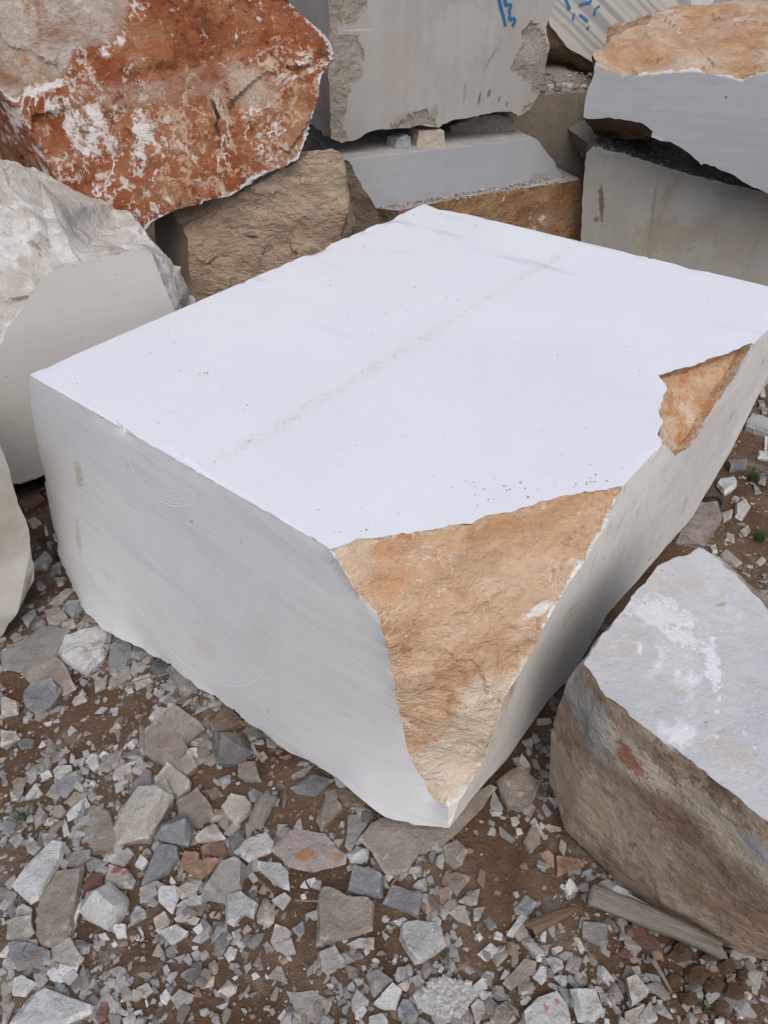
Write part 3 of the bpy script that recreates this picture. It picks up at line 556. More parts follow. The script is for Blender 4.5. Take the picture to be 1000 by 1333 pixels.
# back and underside: fan from the lower outline to a ring of hidden points
lower = us[i9:]                                  # from top-left corner round the bottom to the far right
fac = [(us, 'saw'), (topf, 'top')]
nl = len(lower); hid = [ub[min(len(ub) - 1, int(round(k * 4 / (nl - 1))))] for k in range(nl)]
for k in range(nl - 1): fac.append(([lower[k], lower[k + 1], hid[k + 1], hid[k]], 'under'))
fac += [([us[-1], ut[-1], ub[5], ub[4]], 'under'), ([us[i9], ut[0], ut[1], ub[0]], 'under'), ([ub[0], ub[1], ub[2], ub[3], ub[6], ub[7]], 'under'), ([ub[3], ub[4], ub[5], ub[6]], 'under'), (ut[1:] + [ub[5], ub[6], ub[7], ub[0]], 'top')]
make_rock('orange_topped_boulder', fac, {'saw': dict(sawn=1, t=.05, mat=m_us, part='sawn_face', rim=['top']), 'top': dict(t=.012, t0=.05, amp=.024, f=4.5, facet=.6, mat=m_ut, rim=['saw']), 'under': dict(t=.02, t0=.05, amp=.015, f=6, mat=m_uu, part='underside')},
    'boulder with an orange rough top and smooth pale grey front, upper right', 'boulder', 'cut boulders', seed=11)

# -------- sawn-topped boulder at the lower right
pf = [onz(x, y, z) for x, y, z in ((758, 864, .50), (790, 905, .50), (832, 942, .50), (900, 990, .50), (1000, 1066, .50), (1120, 1150, .50), (1160, 950, .50), (1000, 812, .50), (945, 752, .50), (930, 722, .50), (910, 714, .50), (891, 726, .50), (855, 736, .50), (834, 765, .50), (804, 804, .50), (774, 846, .50))]
side = [onz(x, y, z) for x, y, z in ((742, 892, .40), (727, 928, .32), (714, 985, .15), (712, 1012, .09), (738, 1078, .03), (800, 1150, -.02), (850, 1185, -.02), (905, 1217, -.02), (960, 1240, -.02), (1020, 1238, -.02), (1150, 1300, -.02), (765, 985, .34), (830, 1050, .30), (930, 1110, .33), (1000, 1150, .34), (860, 1130, .13), (800, 1080, .14), (950, 1190, .10))]
hidp = [V((.98, 1.30, -.02)), V((1.05, 1.12, -.02)), V((.62, 1.00, .0)), V((1.2, .8, -.02)), V((1.15, .7, .3))]
gplane = plane3(pf[0], pf[2], side[1])
def frc(c, n):
    if n.z > .97 and c.z > .49: return 'top'
    return 'flank' if n.dot(V((-.76, .65, 0))) > .80 else 'rough'
FB = V((.75, .95, 0)); PTF = (V((0, 0, .50)), V((0, 0, 1))); PSF = plane3(onz(742, 892, .40), onz(930, 1110, .33), onz(800, 1150, -.02))
m_ft = rock('pale_dusty_sawn_marble', [(.45, .455, .46), (.53, .535, .54)], 2.2, stains=[((.66, .665, .67), 3.2, .55, .66, (0, 0, .5), (1, 1, 1)), ((.46, .37, .28), 6.0, .58, .68, (0, 0, .3), (1, 1, 1)), ((.42, .32, .23), 19, .61, .68, (0, 0, .3), (1, 1, 1)), ((.66, .67, .68), 26, .60, .66, (0, 0, .3), (1, 1, 1))], bumps=((8, .006, 5), (50, .004, 6), (200, .0012, 4)), dots=(30, .09, (.36, .24, .15)), extra=blobs(FB, PTF, ((800, 840, 40, 16, -40, (.46, .39, .32), .45), (870, 760, 30, 16, -30, (.46, .39, .32), .45), (895, 830, 26, 12, 30, (.66, .665, .67), .7), (928, 870, 9, 40, 10, (.68, .69, .695), .8), (860, 800, 50, 18, 20, (.66, .66, .66), .7), (960, 985, 40, 18, 40, (.46, .39, .32), .45), (980, 890, 22, 9, 30, (.46, .39, .32), .45), (880, 900, 18, 7, 30, (.46, .39, .32), .45)), 20, 2.0))
m_fs = rock('brown_weathered_stone', [(.22, .16, .115), (.33, .25, .183), (.43, .335, .25), (.50, .415, .325)], 7, grain=.5, contrast=.22, crust=(((.48, .43, .34), 3, 18, .8, 31.0), ((.15, .10, .07), 4, 26, .8, 37.0)), stains=[((.46, .40, .29), 2.6, .60, .66, (0, .5, .3), (1, 1, 1.6)), ((.42, .43, .42), 5, .66, .70, (0, .5, .3), (1, 1, 1.3)), ((.18, .115, .075), 5, .55, .66, (.4, .7, .2), (1, 1, 1.4)), ((.27, .10, .05), 3.1, .66, .70, (0, 0, 0), (1, 1, 1))], bumps=((14, .034, 8), (50, .018, 6), (180, .006, 4)), rim=((.46, .42, .35), .03), extra=blobs(FB, PSF, ((785, 925, 62, 24, 35, (.32, .32, .31), .95), (850, 988, 70, 20, 30, (.54, .49, .40), .9), (930, 1050, 60, 16, 36, (.47, .42, .34), .7), (765, 1020, 55, 85, -15, (.47, .375, .285), .8), (838, 975, 22, 11, 25, (.33, .15, .085), .95), (985, 1110, 34, 62, -25, (.50, .45, .34), .9), (1000, 1120, 16, 40, -25, (.42, .43, .50), .8), (890, 1060, 60, 24, 28, (.23, .15, .10), .7), (930, 1200, 60, 14, 22, (.30, .21, .14), .6)), 16, .9))
m_fg = rock('grey_chipped_marble', [(.40, .395, .375), (.50, .495, .48)], 6, bumps=((20, .02, 7), (80, .008, 5)))  # chipped facet grey; unseen side made pale to bounce light on the block
fh = hull(pf + side + hidp, frc)
make_rock('marble_boulder', fh, {'top': dict(sawn=1, t=.05, mat=m_ft, part='sawn_top', rim=['rough'], plabel='pale flat sawn top dusted with tan dirt'), 'rough': dict(t=.009, t0=.04, amp=.011, f=6, facet=.5, mat=m_fs, rim=['top']), 'flank': dict(t=.014, t0=.04, amp=.010, f=6, facet=.6, mat=m_fg, part='grey_flank')},
    'brown boulder with a pale flat sawn top, lower right', 'boulder', 'cut boulders', base=FB, seed=12)

# -------- shims and supports between the blocks
def chunk(name, pts, m, label, seed, amp=.008, f=14, t=.012, cat='stone', group=None):
    return make_rock(name, hull(pts, lambda c, n: 'rough'), {'rough': dict(t=t, t0=t * 3, amp=amp, f=f, facet=.6, mat=m)}, label, cat, group, seed=seed)
zb = ris[0].z
def shim(name, outline, Y, d, m, label, seed, amp=.004):
    a = [ony(x, y, Y) for x, y in pairs(outline)]; return chunk(name, a + [p + V((-.04, d, 0)) for p in a], m, label, seed, amp, 18, .01)
m_cr = rock('cream_shim_stone', [(.40, .35, .28), (.48, .43, .35)], 8); m_bl = rock('blue_grey_chip', [(.24, .26, .28), (.34, .36, .38)], 10)
shim('shim_stone', '541 196 546 171 578 170 580 193', 3.53, .12, m_cr, 'squared cream stone wedged under the tall grey block', 21)
shim('shim_stone', '514 198 517 182 534 178 536 195', 3.50, .07, m_bl, 'small blue grey stone left of the squared cream wedge', 22, .006)
shim('shim_stone', '590 190 586 164 630 150 668 152 672 176 640 186', 3.78, .28, m_gr, 'rough grey brown stone wedged under the right end of the tall grey block', 23, .014)
shim('support_stone', '765 186 800 170 852 172 846 184 800 208 772 214', 3.86, .30, m_dk, 'flat olive stone propping the orange topped boulder', 24, .01)
# -------- far blocks seen over the top
far1 = [ony(x, y, 5.6) for x, y in pairs('820 -60 838 2 848 14 866 16 880 6 884 -60')]
m_far = rock('orange_white_stone', [(.40, .21, .11), (.55, .44, .34), (.66, .63, .58)], 5, stains=[((.70, .69, .67), 4, .52, .6, (0, 0, 0), (1, 1, 1))], bumps=((10, .04, 7), (50, .01, 5)))
chunk('far_boulder', far1 + [p + V((.1, .5, -.3)) for p in far1] + [V((1.9, 5.7, 0)), V((2.4, 6.0, 0)), V((2.3, 5.7, 0))], m_far, 'orange and white boulder far behind the striped block', 25, .03, 4, .03, 'boulder')
far2 = [ony(x, y, 6.3) for x, y in pairs('884 -80 884 60 1060 60 1060 -80')]
chunk('marble_block', far2 + [p + V((.2, .8, 0)) for p in far2] + [V((2.6, 6.4, 0)), V((4, 6.4, 0)), V((4, 7, 0))], m_us, 'pale grey sawn block farthest back, at the top right', 26, .004, 4, .04, 'stone block')
# ------------------------------------------------------------------ ground
def gh(x, y):
    z = .022 * noise.noise(V((x * 1.7, y * 1.7, 3))) + .012 * noise.noise(V((x * 5, y * 5, 8)))
    z += .20 * math.exp(-(((x - 1.55) / .55) ** 2 + ((y - 3.05) / .32) ** 2))
    return z - .012
def axis(a, b, step, far):
    v = list(np.arange(a, b + 1e-6, step)); s = step; u = v[-1]
    while u < far: s *= 1.35; u += s; v.append(u)
    s = step; u = v[0]; lo = []
    while u > -far: s *= 1.35; u -= s; lo.append(u)
    return lo[::-1] + v
gx = axis(-1.5, 1.9, .0125, 500); gy = axis(.15, 3.2, .0125, 500)
vs = []
for y in gy:
    for x in gx:
        r = 1.0 if abs(x) < 3 and -1 < y < 5 else 0.0
        p = V((x, y, 0)); z = gh(x, y) if r else -.012
        if r: z += .006 * noise.fractal(p * 16, .8, 2.1, 4) + .004 * max(0, noise.noise(p * 38))
        vs.append((x, y, z))
W_ = len(gx); fs = [(j * W_ + i, j * W_ + i + 1, (j + 1) * W_ + i + 1, (j + 1) * W_ + i) for j in range(len(gy) - 1) for i in range(W_ - 1)]
gm = bpy.data.meshes.new('ground'); gm.from_pydata(vs, [], fs); gm.polygons.foreach_set('use_smooth', [True] * len(fs))
m_gnd = rock('brown_dirt', [(.085, .049, .030), (.14, .088, .055), (.19, .132, .088), (.24, .185, .135)], 3.5, contrast=.2, stains=[((.20, .165, .13), 9, .58, .68, (0, 0, 0), (1, 1, 1)), ((.07, .040, .025), 2.2, .55, .70, (0, 0, 0), (1, 1, 1)), ((.26, .23, .20), 60, .60, .68, (0, 0, 0), (1, 1, 1)), ((.25, .225, .195), 4.5, .57, .68, (0, 0, 0), (1, 1, 1))], bumps=((28, .016, 7), (90, .012, 6), (260, .006, 4)), rough=.95, spec=.1, dots=(150, .20, (.30, .27, .24)))
tag(link('ground', gm, (0, 0, 0), None, [m_gnd]), kind='structure')
# ------------------------------------------------------------------ loose stones
PAL = {'W': ((0.536, 0.539, 0.527), (0.669, 0.676, 0.668)), 'L': ((0.430, 0.431, 0.413), (0.558, 0.561, 0.546)), 'B': ((0.226, 0.235, 0.244), (0.317, 0.327, 0.336)), 'G': ((0.265, 0.257, 0.240), (0.361, 0.356, 0.336)), 'D': ((0.138, 0.140, 0.138), (0.218, 0.221, 0.216)),
       'T': ((0.244, 0.209, 0.173), (0.337, 0.300, 0.258)), 'C': ((0.363, 0.330, 0.285), (0.478, 0.449, 0.402)), 'O': ((0.270, 0.150, 0.090), (0.360, 0.250, 0.180)), 'R': ((0.160, 0.085, 0.060), (0.240, 0.150, 0.115)), 'P': ((0.282, 0.241, 0.222), (0.380, 0.336, 0.314)), 'N': ((0.155, 0.115, 0.086), (0.241, 0.190, 0.144))}
SM = {k: [rock('stone_' + n_ + s_, [tuple(x * m for x in a), tuple(x * m for x in b)], 13, perobj=True, worn=.55, contrast=.14, stains=[(tuple(x * m * .58 + .01 for x in a), 16, .57, .70, (0, 0, 0), (1, 1, 1)), (tuple(min(.7, x * m * 1.35) for x in b), 26, .58, .68, (0, 0, 0), (1, 1, 1)), ((.235, .18, .13), 11, .57, .70, (0, 0, 0), (1, 1, 1)), (tuple(x * .45 for x in a), 120, .64, .70, (0, 0, 0), (1, 1, 1))], bumps=((40, .016, 7), (150, .006, 5), (400, .002, 3))) for s_, m in (('', 1.0), ('_dusty', .85))]
      for (k, (a, b)), n_ in zip(PAL.items(), ('white', 'pale_grey', 'blue_grey', 'grey', 'dark_grey', 'tan', 'cream', 'orange', 'red_brown', 'pink', 'brown'))}
CROPS = {'a': (0, 760, 5), 'b': (0, 940, 5), 'c': (0, 1133, 5), 'd': (180, 860, 5), 'e': (180, 1040, 5), 'f': (180, 1133, 5), 'g': (360, 960, 5), 'h': (360, 1133, 5), 'i': (540, 1000, 5), 'j': (540, 1133, 5), 'k': (720, 1093, 3.571), 'l': (840, 480, 4.1625), 'm': (0, 560, 4.1625), 'p': (0, 0, 1)}
def build_stone(poly, hfac, style, amp, seed, res=.008):
    """poly: world outline at mid height; returns bmesh around its own base centre"""
    r = random.Random(seed); c = sum(poly, V()) / len(poly)
    d = [p - c for p in poly]; wmin = min(max(q.dot(V((math.cos(a), math.sin(a), 0))) for q in d) + max(-q.dot(V((math.cos(a), math.sin(a), 0))) for q in d) for a in (0, .5, 1, 1.57, 2.1, 2.6))
    h = max(.006, min(.11, wmin * hfac)); bm = bmesh.new(); ta = r.uniform(0, 6.28); tl = r.uniform(.0, .3) * h / max(.01, wmin)
    def tilt(q): return (q.x * math.cos(ta) + q.y * math.sin(ta)) * tl
    n = len(d); mids = []
    bot = [bm.verts.new((q.x * .86, q.y * .86, -.35 * h)) for q in d]
    eq = [bm.verts.new((q.x, q.y, h * r.uniform(.38, .6) + tilt(q))) for q in d]
    sh = V((r.uniform(-.08, .08) * wmin, r.uniform(0, .12) * wmin, 0))
    if style == 'flat': ks, zs = (lambda: r.uniform(.86, .95)), (lambda: h * r.uniform(.88, 1.0))
    elif style == 'dome': ks, zs = (lambda: r.uniform(.55, .75)), (lambda: h * r.uniform(.85, 1.05))
    else: ks, zs = (lambda: r.uniform(.70, .88)), (lambda: h * r.uniform(.75, 1.05))
    top = []
    for q in d:
        k = ks(); s = q * k + sh * (.3 if style == 'flat' else 1); top.append(bm.verts.new((s.x, s.y, zs() + tilt(q))))
    for i in range(n):
        j = (i + 1) % n; bm.faces.new((bot[i], bot[j], eq[j], eq[i])); bm.faces.new((eq[i], eq[j], top[j], top[i]))
    if style == 'ridge':
        ax = max(d, key=lambda q: q.length).normalized(); L = max(abs(q.dot(ax)) for q in d) * .45
        r1 = bm.verts.new((sh.x + ax.x * L, sh.y + ax.y * L, h * 1.25)); r2 = bm.verts.new((sh.x - ax.x * L, sh.y - ax.y * L, h * 1.2))
        bm.free(); bm = bmesh.new()
        pts = [(q.x * .86, q.y * .86, -.35 * h) for q in d] + [(q.x, q.y, h * r.uniform(.4, .6)) for q in d] + [(sh.x + ax.x * L, sh.y + ax.y * L, h * 1.25), (sh.x - ax.x * L, sh.y - ax.y * L, h * 1.15)] + [(q.x * .8 + sh.x, q.y * .8 + sh.y, h * r.uniform(.75, .9)) for q in d[::2]]
        for p in pts: bm.verts.new(p)
        g = bmesh.ops.convex_hull(bm, input=bm.verts[:]); bmesh.ops.delete(bm, geom=[v for v in bm.verts if not v.link_faces], context='VERTS')
    else: bm.faces.new(top); bm.faces.new(bot[::-1])
    bmesh.ops.recalc_face_normals(bm, faces=bm.faces[:]); bmesh.ops.triangulate(bm, faces=bm.faces[:])
    refine(bm, [max(res, wmin / 14)], 6); bm.normal_update(); off = V((seed * .37, seed * .91, 0)); mv = []
    f = min(60, 1.1 / max(.012, wmin)) + 6
    for v in bm.verts: mv.append((v, v.normal * (amp * wmin * fract(v.co + off, f, .35)) + noise.noise_vector((v.co + off) * f * 1.6) * amp * wmin * .8))
    for v, q in mv: v.co += q
    for fc in bm.faces: fc.smooth = True
    for e in bm.edges:
        if len(e.link_faces) == 2 and e.calc_face_angle(0) > .42: e.smooth = False
    return bm, c, h, wmin
GROUP = 'loose stones on the ground'
STONES = []      # (code, label or None, short, world centre, pixel box, object)
foot = []        # pixel polygons already taken
def put_stone(code, label, ppx, hfac=.42, style=None, name='stone', zoff=0.0, seed=None):
    seed = len(STONES) + 1 if seed is None else seed; r = random.Random(seed * 7)
    poly = [onz(x, y, .02) for x, y in ppx]; c = sum(poly, V()) / len(poly); g = gh(c.x, c.y)
    poly = [onz(x, y, g + .018 + zoff) for x, y in ppx]
    style = style or r.choice(['flat', 'flat', 'facet', 'facet', 'dome', 'ridge'])
    bm, c, h, wm = build_stone(poly, hfac * r.uniform(.8, 1.2), style, .035, seed)
    me = bpy.data.meshes.new(name); bm.to_mesh(me); bm.free()
    o = link(name, me, (c.x, c.y, g + zoff - .14 * h), None, [SM[code][r.random() < .5]])
    xs = [p[0] for p in ppx]; ys = [p[1] for p in ppx]
    o['category'] = 'stone'; o['group'] = GROUP
    STONES.append([code, label, (sum(xs) / len(xs), sum(ys) / len(ys)), (max(xs) - min(xs), max(ys) - min(ys)), o]); foot.append(ppx); return o
